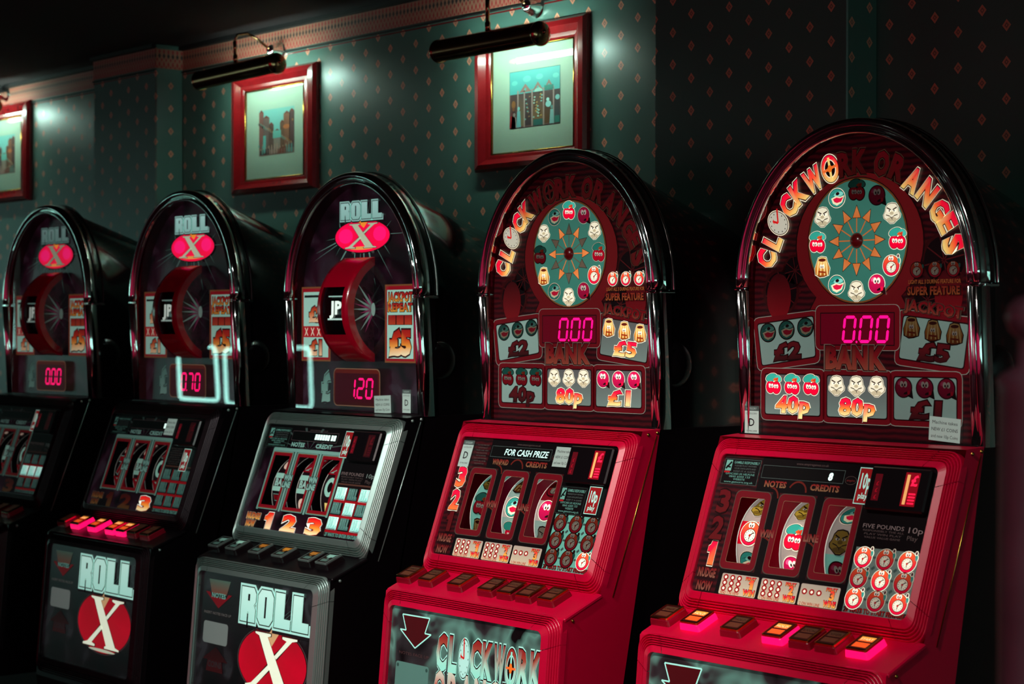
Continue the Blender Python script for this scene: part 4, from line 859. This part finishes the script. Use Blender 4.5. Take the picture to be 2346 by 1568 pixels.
    A.fancy('27 WAYS TO ENTER FEATURE', .179, -.2965, .008, .126, '#6fa89c', ['#5f988c'], .5*g, 3, edge='#14201e', bold=.03); gr = A.build('feature_grid', t, L @ T(0, 0, .0005))
    for k in range(9):
        e = cfg['grid'][k]; B = Art(); cx, cy = .133+(k % 3)*.047, -.197-(k//3)*.036
        if e > .5: B.rect(cx-.0195, cy-.0155, cx+.0195, cy+.0150, '#e0f4ea', e, 0)
        block_word(B, 'ROLL', cx-.0175, cy-.012, cx+.0175, cy+.013, e, 1, fill='#9fe0d4' if e > .5 else '#5f8f86', topc='#b8ece0' if e > .5 else '#6f9f94', lw=.0012, dark='#234'.replace('#234', '#20343a')); B.build('grid_cell', gr, T(0, 0, .0008))
    coin_unit(t, .130, .240, -.118, -.046, 0)
    A = Art(); A.rect(-.1365, -.0775, .056, -.0525, '#5a4a4c', .3*g, 0); A.rect(-.1355, -.0765, .055, -.0535, '#0a0708', .12, 1); o = A.build('message_display', t, L @ T(0, 0, .0004)); B = Art()
    if cfg['msg']:
        for k in range(cfg['msg']): B.rect(.040-k*.0105-(.004 if k > 1 else 0), -.072, .0485-k*.0105-(.004 if k > 1 else 0), -.0585, '#d8f4ea', 1.5, 0); B.rect(.0430-k*.0105-(.004 if k > 1 else 0), -.0665, .0455-k*.0105-(.004 if k > 1 else 0), -.0645, '#5c8c84', .6, 1)
    B.build('display_text', o, T(0, 0, .0006))
    G = P_CON @ T(0, 0, .0164)
    if cfg['m2']: sticker(t, G @ T(.080, -.068, 0), .048, .046, 'coins'); sticker(t, G @ T(.205, -.155, 0), .036, .062, 'play')
    else:
        sticker(t, G @ T(.106, -.079, 0), .035, .066, 'play')
        if cfg['m3']: sticker(t, P_HEAD(-.0055) @ T(.120, -.260, 0), .066, .042, 'coins', .05); sticker(t, P_HEAD(-.0055) @ T(.214, -.250, 0), .032, .055, 'D')
    buttons(t, cfg['bx'], cfg['btn'], cfg['bstyle'])
    # lower door
    mb = MB(); mb.poly([(-.247, -.32, 0), (.247, -.32, 0), (.247, 0, 0), (-.247, 0, 0)]); mb.build('door_board', 'dark_door', t, P_DO @ T(0, 0, .010), fix=False)
    mb = MB(); mb.poly([(-.244, -.316, 0), (.244, -.316, 0), (.244, -.003, 0), (-.244, -.003, 0)]); mb.build('door_glass', 'pane', t, P_DO @ T(0, 0, .0155), fix=False)
    L2 = P_DO @ T(0, 0, .0108); d = cfg['door']
    A = Art()
    for k in range(14): a = R(30+9*k); A.poly([(.08+.05*cos(a-.02), -.12+.05*sin(a-.02)), (.08+.05*cos(a+.02), -.12+.05*sin(a+.02)), (.08+(.13+.02*(k % 3))*cos(a), min(-.006, -.12+(.115+.01*(k % 2))*sin(a)))], '#4c6a64', .15*d, 0)
    A.build('star_rays', t, L2 @ T(0, 0, -.0002))
    A = Art(); A.ell(.090, -.187, .146, .083, '#5a4648', .2*d, 0, 40); A.ell(.090, -.187, .143, .081, '#1c060a', .1, 1, 40); A.ell(.090, -.187, .140, .079, '#c0001e', .55*d, 2, 40, top=['#d80028', '#a80018']); A.poly([(.05,-.108),(.085,-.150),(.12,-.108)], '#d8a878', .6*d, 3); A.ell(.09, -.259, .07, .004, '#d8e0c8', .5*d, 3)
    big_x(A, .087, -.187, .200, .130, .85*d, 4, fill='#e6ecd4', out='#2a080a'); A.build('door_logo_oval', t, L2)
    A = Art(); block_word(A, 'ROLL', -.058, -.108, .232, -.020, .8*d, 0, fill='#a8dccf', topc='#bfe8dc', lw=.0042); A.build('door_lettering', t, L2 @ T(0, 0, .0020))
    A = Art(); A.poly([(-.203, -.021), (-.108, -.020), (-.122, -.054), (-.188, -.054)], '#8a5040', .2*d, 0, top='#5a7c6c'); A.poly([(-.215, -.052), (-.195, -.052), (-.188, -.062), (-.122, -.062), (-.115, -.052), (-.098, -.052), (-.154, -.088)], '#8c0c1c', .22*d, 0)
    A.text('NOTES', -.156, -.058, .011, '#6fa89c', .35*d, 1, w=.062, bold=.04); A.text('INSERT NOTES FACE UP', -.156, -.101, .006, '#7c7470', .3*d, 0, w=.12); A.build('note_arrow', t, L2)
    A = Art(); A.rrect(-.214, -.174, -.105, -.122, .008, '#7c8480', .40*d, 0); A.build('note_plate', t, L2)
    A = Art(); A.poly([(-.152, -.180), (-.208, -.213), (-.185, -.213), (-.190, -.240), (-.115, -.240), (-.122, -.213), (-.097, -.213)], '#4c0c14', .15*d, 0, top='#2a080c'); A.text('COINS', -.153, -.222, .014, '#3a3034', .2*d, 1, w=.06, bold=.02); A.build('coin_arrow', t, L2)
    return t
mat('drum_red', '#c80026', .22, spec=.6, coat=.4)
swirl_material('cheek', ['#180a12', '#281019', '#3a1626', '#281019'], 30, .12)

# reel pictures of the dark machines
def rs_bar(A, e): A.rect(-.027, -.023, .027, .023, '#8fc0b0', .5*e, 0); A.rect(-.027, -.011, .027, .010, '#3a1418', .2*e, 1); A.text('BAR', 0, 0, .017, '#8fb8ac', .5*e, 2, w=.046, bold=.05)
def rs_o(A, e): A.ell(0, 0, .021, .024, '#8fc0b0', .5*e, 0, 26); A.ell(0, 0, .010, .013, '#120a0e', .1, 1, 20)
def rs_x(A, e): A.rect(-.028, -.025, .028, .024, '#8c0a1c', .45*e, 0); big_x(A, 0, 0, .044, .040, .5*e, 1, fill='#8fb8a8')
def rs_7(A, e): A.fancy('7', 0, 0, .042, .036, '#7c0c18', ['#8c0c18'], .5*e, 0, edge='#8fb8ac', bold=.05)
def rs_c(A, e):
    for k in range(14): a, b = R(60+20*k), R(60+20*(k+1)); A.poly([(.022*cos(a), .022*sin(a)), (.022*cos(b), .022*sin(b)), (.013*cos(b), .013*sin(b)), (.013*cos(a), .013*sin(a))], '#c8aa98', .8*e, 0)
def rs_bell(A, e): A.poly([(-.022, -.02), (.022, -.02), (.016, .0), (.012, .018), (-.012, .018), (-.016, .0)], '#b89028', .8*e, 0, top='#e0c878')

Y = '#a89a92'
red_machine(XS[4], dict(layout=5, bank='000', msg='8', w1='NOTES', feature=0, arrows=[.62], nudge=[.12, .14, 1.0],
    dial=[0, 0, 1, 1, 1, 1, 1, 1, 1, 1, 1, 1], title=[1]*7 + [.25, .2, .3, .3] + [.75]*5, p2=(0, .45), p5=(0, .42), p40=(1, .5), p80=(1, .5), p1=(0, .4),
    reels=[[('lemon_yellow', .5, None), ('orange', 1, '#c8001e'), ('melon', .5, None)], [('lemon_yellow', .5, None), ('cherry', 1, None), ('plum', 1, None)], [('melon', .5, None), ('lemon_yellow', 0, None), ('plum', 0, '#5f9a8c')]],
    reel_col=[Y, Y, '#8a827c'], reel_e=[.55, .55, .4], grid=[1, .5, 1, .5, 1, .5, 1, .5, 1], grid_col='#5f6f68', grid_e=.5, btn=[0, 1, 0, 1, 0, 0, 1]),
    'red fruit machine nearest the camera with its dial and three button lamps lit')
red_machine(XS[3], dict(layout=4, bank='000', msg='FOR CASH PRIZE', w1='WINPAID', feature=1, arrows=[.15, .85, .15, .85], nudge=[1.0, 1.0, .08],
    dial=[1, .5, 1, .5, 1, .5, 1, .5, 1, 0, 1, .5], title=[1]*4 + [.6, .35] + [.25]*10, p2=(0, .85), p5=(1, .5), p40=(0, .85), p80=(1, .55), p1=(1, .55),
    reels=[[('lemon_yellow', 0, None), ('cherry', 0, None), ('pudding', 0, None)], [('pudding', 0, None), ('melon', 1, Y), ('cherry', .5, None)], [('orange', 0, '#6a0816'), ('plum', 1, Y), ('lemon', 0, None)]],
    reel_col=['#5f9a8c', '#7f9a90', '#7f9a90'], reel_e=[.55, .6, .55], grid=[0, 0, 0, 0, 0, 0, 0, 0, 1], grid_col='#5fa090', grid_e=.7, btn=[0]*7),
    'red fruit machine below the picture lamp, its message display reading FOR CASH PRIZE')
DR = [[(rs_c, 1, None), (rs_bar, 1.2, None), (rs_7, .5, None)], [(rs_x, .8, None), (rs_bar, 1.2, None), (rs_c, 1.2, None)], [(rs_x, .8, None), (rs_o, 1.2, None), (rs_bell, 1, None)]]
DR2 = [[(rs_c, .5, None), (rs_7, .6, None), (rs_x, .5, None)], [(rs_c, .5, None), (rs_bar, .6, None), (rs_x, .5, None)], [(rs_7, .4, None), (rs_o, .8, None), (rs_x, .5, None)]]
dark_machine(XS[2], dict(trim='silver_trim', glow=1, oval=1.0, xlit=.8, roll=.72, award=.62, bank='120', nud=[1, 1, 1, 1], grid=[1, .45, 1, .45, 1, .45, 1, .45, 1], m2=0, m3=1, msg=8, door=1.0, reels=DR,
    bx=(-.258, -.180, -.078, .022, .134, .203), btn=[0]*6, bstyle='black'), 'dark fruit machine with silver ribbed trim and three lit numbers, beside the red machines')
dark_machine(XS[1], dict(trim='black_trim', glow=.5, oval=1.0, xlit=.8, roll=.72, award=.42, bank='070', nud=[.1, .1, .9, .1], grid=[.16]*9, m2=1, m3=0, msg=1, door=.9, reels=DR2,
    bx=(-.258, -.182, -.085, .012, .070, .128, .196), btn=[0, 1, 1, 1, 1, 0, 0], bstyle='lens'), 'dark fruit machine with black trim and red glowing buttons, second from the left')
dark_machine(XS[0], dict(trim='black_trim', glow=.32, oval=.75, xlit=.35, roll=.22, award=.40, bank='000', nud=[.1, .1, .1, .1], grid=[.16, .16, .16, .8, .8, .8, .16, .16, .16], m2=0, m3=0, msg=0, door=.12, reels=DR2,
    bx=(-.258, -.182, -.085, .012, .070, .128, .196), btn=[0]*7, bstyle='lens'), 'dark fruit machine at the left edge with a dim red logo and 0.00 display')

# ------------------------------------------------------------------ framed pictures
def picture(x0, x1, z0, z1, mat_r, pr_r, art, label):
    t = bpy.data.objects.new('framed_picture', None); C.objects.link(t); t.location = ((x0+x1)/2, YW, HZ+z0); tag(t, label, 'picture', 'framed prints on the wall')
    cx = (x0+x1)/2; X0, X1 = x0-cx, x1-cx; H = z1-z0; fw = .052
    prof = [(0, .001), (0, .012), (.006, .022), (.018, .026), (.026, .020), (.032, .016), (.040, .015), (.046, .011), (.046, .006)]      # in from the outer edge, out from the wall
    corners = [(X0, 0), (X1, 0), (X1, H), (X0, H)]; dirs = [(1, 1), (-1, 1), (-1, -1), (1, -1)]
    mx0, mx1, mz0, mz1 = mat_r[0]-cx, mat_r[1]-cx, mat_r[2]-z0, mat_r[3]-z0
    inset = [(mx0-X0, mz0), (X1-mx1, mz0), (X1-mx1, H-mz1), (mx0-X0, H-mz1)]
    for k in range(4):
        mb = MB(); rows = []
        for a, h in prof:
            row = []
            for j in (k, (k+1) % 4):
                s = a/.046; row.append((corners[j][0]+dirs[j][0]*inset[j][0]*s, -h, corners[j][1]+dirs[j][1]*inset[j][1]*s))
            rows.append(row)
        mb.quad_grid(rows, smooth=False); mb.build('frame_rail', 'wood_frame', t)
        mb = MB(); a = Vector((rows[-2][0][0], -.0125, rows[-2][0][2])); b = Vector((rows[-2][1][0], -.0125, rows[-2][1][2])); mb.tube([a, b], .0022, 6); mb.build('gilt_fillet', 'gold', t)
    PM = Matrix(((1, 0, 0, 0), (0, 0, -1, 0), (0, 1, 0, 0), (0, 0, 0, 1)))
    mb = MB(); mb.box(mx0-.003, mx1+.003, -.0075, -.002, mz0-.003, mz1+.003); mb.build('mount', 'mat_board', t)
    A = Art(); art(A, pr_r[0]-cx, pr_r[2]-z0, pr_r[1]-cx, pr_r[3]-z0); A.build('print', t, T(0, -.0079, 0) @ PM)
    mb = MB(); mb.poly([(mx0-.001, 0, mz0), (mx1+.001, 0, mz0), (mx1+.001, 0, mz1), (mx0-.001, 0, mz1)]); mb.build('picture_glass', 'pane', t, T(0, -.0100, 0), fix=False)
    return t
def art_shop(A, x0, y0, x1, y1):      # row of ornate shop fronts under a blue-green sky
    w, h = x1-x0, y1-y0; X = lambda u: x0+u*w; Yy = lambda v: y0+v*h
    A.rect(x0-.001, y0-.001, x1+.001, y1+.001, '#3c2c34', 0, 0); A.rect(x0, y0, x1, y1, '#4fa0a0', 0, 1)
    for u, v, r in ((.1, .8, .06), (.35, .85, .08), (.6, .86, .07), (.92, .84, .06)): A.ell(X(u), Yy(v), r*w, r*h*.7, '#62b4b0', 0, 2)
    A.rect(X(0), Yy(0), X(1), Yy(.6), '#6a4c4c', 0, 3)
    for a, b, c in ((.02, .16, '#5a3a34'), (.18, .29, '#7a6448'), (.31, .44, '#3c2c30'), (.47, .67, '#7c5a3c'), (.70, .87, '#5c3c24'), (.89, .99, '#3c4448')): A.rect(X(a), Yy(.03), X(b), Yy(.6), c, 0, 4, top='#4c3a3c')
    for u in (.17, .30, .455, .685, .88): A.rect(X(u-.013), Yy(.0), X(u+.013), Yy(.66), '#9c8480', 0, 5)
    for a, b, v in ((.2, .44, .62), (.47, .67, .63), (.7, .88, .64)): A.poly([(X(a), Yy(v)), (X(b), Yy(v)), (X((a+b)/2), Yy(v+.15))], '#8c6a64', 0, 5); A.ell(X((a+b)/2), Yy(v+.05), .02*w, .025*h, '#4f9a98', 0, 6, 12)
    A.rect(X(.7), Yy(.61), X(.88), Yy(.69), '#3c7a70', 0, 7); A.rect(X(.48), Yy(.01), X(.67), Yy(.12), '#2f5c58', 0, 6); A.rect(X(.9), Yy(.02), X(1), Yy(.14), '#2f6a60', 0, 6); A.poly([(X(.50), Yy(.60)), (X(.66), Yy(.60)), (X(.65), Yy(.64)), (X(.58), Yy(.68)), (X(.51), Yy(.64))], '#8fc0b8', 0, 6)
    for k in range(26): u = .49+.17*((k*.37) % 1); v = .16+.42*((k*.61) % 1); A.ell(X(u), Yy(v), .018*w, .014*h, ('#7fb0aa', '#b08a4c', '#3c2a24', '#9cc4bc')[k % 4], 0, 6, 8)
    for k in range(14): u = .32+.11*((k*.37) % 1); v = .14+.42*((k*.61) % 1); A.ell(X(u), Yy(v), .018*w, .013*h, ('#6aa09a', '#8a6a4c', '#2c2224')[k % 3], 0, 6, 8)
    for u, v, r, c in ((.78, .36, .055, '#8fc4c4'), (.96, .46, .045, '#7fb4b4'), (.77, .44, .03, '#a8d0cc')): A.ell(X(u), Yy(v), r*w, r*h, c, 0, 7, 14)
    for u, s, c1, c2 in ((.085, .30, '#3a2428', '#7c4a34'), (.10, .2, '#b09a94', '#8c8480'), (.19, .30, '#6aa4a8', '#7fb8b8'), (.05, .22, '#8c1c20', '#5c2c30'), (.85, .26, '#7fa8a8', '#5c8480')):
        A.poly([(X(u-.045), Yy(.01)), (X(u+.045), Yy(.01)), (X(u+.03), Yy(s)), (X(u-.03), Yy(s))], c1, 0, 8); A.ell(X(u), Yy(s+.04), .025*w, .035*h, c2, 0, 9, 10)
    A.ell(X(.085), Yy(.42), .04*w, .07*h, '#8a5a34', 0, 8, 14)
def art_street(A, x0, y0, x1, y1):      # street with houses either side and a pale sky
    w, h = x1-x0, y1-y0; X = lambda u: x0+u*w; Yy = lambda v: y0+v*h
    A.rect(x0, y0, x1, y1, '#6fa8a4', 0, 0); A.rect(X(0), Yy(0), X(1), Yy(.2), '#7c6058', 0, 1)
    for a, b, t_, c in ((0, .13, .95, '#7a4c48'), (.11, .3, .82, '#6a5450'), (.28, .42, .66, '#5c4440'), (.42, .62, .5, '#84746c'), (.6, .72, .68, '#6a4a3c'), (.7, .88, .86, '#7c5040'), (.86, 1, .9, '#583c3c')): A.rect(X(a), Yy(.12), X(b), Yy(t_), c, 0, 2); A.poly([(X(a), Yy(t_)), (X(b), Yy(t_)), (X((a+b)/2), Yy(t_+.06))], '#6c3430', 0, 2)
    for k in range(40): u = ((k*.381) % 1); v = .22+.5*((k*.617) % 1); A.rect(X(u-.018), Yy(v-.025), X(u+.018), Yy(v+.025), ('#4a8a84', '#3a2a2c', '#a06a3c', '#8c7c74')[k % 4], 0, 3)
    A.rect(X(.4), Yy(.36), X(.63), Yy(.52), '#5fa098', 0, 4); A.rect(X(.12), Yy(.06), X(.2), Yy(.44), '#5fa09c', 0, 4); A.ell(X(.78), Yy(.58), .09*w, .05*h, '#b0623c', 0, 4)
    for k in range(16): u = .05+.9*((k*.271) % 1); s = .12+.1*((k*.53) % 1); c = ('#3a2a30', '#a08078', '#7c3c30', '#5a8c88')[k % 4]; A.poly([(X(u-.025), Yy(.02)), (X(u+.025), Yy(.02)), (X(u+.015), Yy(s)), (X(u-.015), Yy(s))], c, 0, 5); A.ell(X(u), Yy(s+.02), .014*w, .022*h, '#a0806c', 0, 6, 8)
picture(-3.874, -3.440, .428, .797, (-3.806, -3.488, .471, .742), (-3.738, -3.544, .533, .679), art_shop, 'red wooden framed print of ornate shop fronts under the tube lamp')
picture(-5.066, -4.608, .430, .803, (-4.991, -4.674, .474, .748), (-4.920, -4.729, .544, .684), art_street, 'red wooden framed street scene print left of the bright wall patch, under a thin lamp')
picture(-6.900, -6.447, .490, .860, (-6.83, -6.515, .535, .805), (-6.76, -6.575, .60, .745), art_street, 'framed print cut off by the left edge above the leftmost machine')

# ------------------------------------------------------------------ picture lamps
def picture_lamp(x, z, ln, out, kx, kz, tilt, label, power=1):
    t = bpy.data.objects.new('picture_lamp', None); C.objects.link(t); t.location = (x, YW, HZ+z); tag(t, label, 'wall lamp', 'brass picture lamps')
    r = .030; hl = ln/2; M = T(0, -out, 0) @ Matrix.Rotation(tilt, 4, 'Y')
    a0, a1 = R(-35), R(165)      # open towards the wall and down: angle measured from straight up towards the room
    mb = MB(); rows = []
    for xx in (-hl, hl):
        rows.append([(xx, -rr_*sin(a0+(a1-a0)*k/28), rr_*cos(a0+(a1-a0)*k/28)) for rr_ in (r,) for k in range(29)])
    mb.quad_grid(rows); rows = [[(p[0], p[1]*.94, p[2]*.94) for p in row] for row in rows]; mb.quad_grid(rows[::-1]); mb.build('shade', 'brass', t, M, fix=False)
    for s in (-1, 1):
        mb = MB(); mb.lathe([(0, .010), (.012, .0085), (.022, .004), (.029, 0), (.031, -.004), (.031, -.010), (.0285, -.012), (0, -.012)], 'x', 28); mb.build('end_cap', 'brass', t, M @ T(s*(hl+.002), 0, 0) @ (Matrix.Identity(4) if s > 0 else Matrix.Rotation(PI, 4, 'Z')))
        mb = MB(); mb.lathe([(0, .016), (.004, .015), (.0062, .011), (.0055, .008), (.004, .006)], 'x', 14); mb.build('cap_knob', 'brass', t, M @ T(s*(hl+.002), 0, .002) @ (Matrix.Identity(4) if s > 0 else Matrix.Rotation(PI, 4, 'Z')))
    mb = MB(); mb.tube([(-hl+.02, 0, 0), (hl-.02, 0, 0)], .008, 12); mb.build('lamp_tube', 'tube_glow', t, M @ T(0, .003, -.001)).data.materials[0] = MATS['tube_glow']
    # swan-neck arm: wall boss, curve up and out, straight stem down to the shade
    bx = kx-x; bz = kz-z; P = []
    pts = [(bx, -.030, bz), (bx, -.055, bz+.012), (bx-.004, -.085, bz+.032), (bx-.012, -.112, bz+.045), (bx-.016, -out-.004, bz+.038), (bx-.018, -out-.012, bz+.018)]
    mb = MB(); mb.tube(pts, .0042, 10); mb.build('swan_neck', 'brass', t)
    mb = MB(); mb.tube([pts[-1], (bx-.024, -out-.006, r+.020)], .0055, 12); mb.tube([(bx-.024, -out-.006, r+.021), (bx-.026, -out-.003, r*.9)], .0072, 12); mb.build('stem', 'brass', t)
    mb = MB(); mb.lathe([(0, -.046), (.008, -.045), (.014, -.041), (.018, -.036), (.0165, -.034), (.021, -.028), (.0195, -.026), (.024, -.020), (.022, -.018), (.026, -.012), (.024, -.008), (.029, -.004), (.029, -.0005)], 'y', 24); mb.build('wall_boss', 'chrome', t, T(bx, 0, bz))
    return t
picture_lamp(-3.669, .736, .405, .14, -3.640, .838, R(0), 'brass tube lamp over the framed shop front print')
picture_lamp(-4.835, .782, .430, .14, -4.815, .856, R(-1.2), 'thin brass lamp over the framed street print, its swan neck glinting')
picture_lamp(-6.675, .83, .42, .14, -6.66, .90, 0, 'brass lamp at the far left above the print cut off by the edge')

# ------------------------------------------------------------------ ceiling downlights
for i, (x, y, e, cone, lc, aim, what) in enumerate(DOWNLIGHTS):
    t = bpy.data.objects.new('ceiling_downlight', None); C.objects.link(t); t.location = (x, y, CEIL)
    tag(t, 'round recessed ceiling spot ' + what, 'downlight', 'ceiling downlights')
    mb = MB(); mb.lathe([(.032, -.001), (.034, -.006), (.044, -.006), (.048, -.0005)], 'z', 28); mb.build('trim_ring', 'chrome', t)
    mb = MB(); mb.lathe([(0, -.0015), (.031, -.0015)], 'z', 24); mb.build('lens', 'lens_glow', t)
    l = bpy.data.lights.new('downlight_beam', 'SPOT'); l.energy = e; l.color = lc; l.spot_size = R(cone); l.spot_blend = .6; l.shadow_soft_size = .03
    o = bpy.data.objects.new('downlight_beam', l); C.objects.link(o); o.parent = t; o.location = (0, 0, -.012)
    if aim: o.rotation_euler = (Vector(aim)-Vector((x, y, CEIL))).to_track_quat('-Z', 'Y').to_euler()

# ------------------------------------------------------------------ wooden post close to the camera on the right
def ray(u, v):
    x, y = (u-1173)/F_PX, (784-v)/F_PX; return (Fw + Rt*x + Up*y)
d = ray(2354, 728)*1.5; px, py, pz = d.x, d.y, HZ+d.z
t = bpy.data.objects.new('wooden_post', None); C.objects.link(t); t.location = (px, py, 0); tag(t, 'blurred mauve wooden post with a round knob at the right edge', 'post')
mb = MB(); mb.lathe([(0, 0), (.06, 0), (.06, .03), (.035, .05), (.024, .08), (.022, .4), (.025, .42), (.022, .44), (.022, pz-.06), (.024, pz-.05), (.020, pz-.045), (.008, pz-.038), (.007, pz-.014)], 'z', 24); mb.build('shaft', 'post_wood', t)
mb = MB(); mb.lathe([(0.0001, -.018), (.008, -.016), (.014, -.010), (.0175, 0), (.015, .009), (.009, .0155), (.0001, .018)], 'z', 20); mb.build('knob', 'post_wood', t, T(0, 0, pz))

# ------------------------------------------------------------------ neon tube outlines on the wall across the room (seen only as reflections in the machine glass)
def neon(name, x, y, z, path, label):
    t = bpy.data.objects.new(name, None); C.objects.link(t); t.location = (x, y, z); tag(t, label, 'neon light')
    P = []
    for i, p in enumerate(path):      # round the corners
        if 0 < i < len(path)-1:
            a, b, c = Vector(path[i-1]), Vector(p), Vector(path[i+1]); u = (a-b).normalized()*.05; w = (c-b).normalized()*.05
            P += [(b+u)*(1-k/4)**2 + b*2*(k/4)*(1-k/4) + (b+w)*(k/4)**2 for k in range(5)]
        else: P.append(Vector(p))
    mb = MB(); mb.tube([(p.x, 0, p.y) for p in P], .015, 8); mb.build('neon_tube', 'neon', t)
    for p in (path[0], path[-1]):
        mb = MB(); mb.tube([(p[0], 0, p[1]), (p[0], 0, CEIL-z)], .005, 6); mb.build('hanging_rod', 'black_plastic', t)
neon('neon_outline', -13.25, YB+.8, .68, [(-.30, .34), (-.30, 0), (.29, 0), (.27, .43), (.18, .43)], 'teal neon tube bent like a hook hanging across the room')
neon('neon_outline', -12.24, YB+.8, .66, [(0, .43), (-.60, .43), (-.60, 0), (.58, 0), (.58, .45), (.02, .45)], 'teal neon tube rectangle hanging across the room')
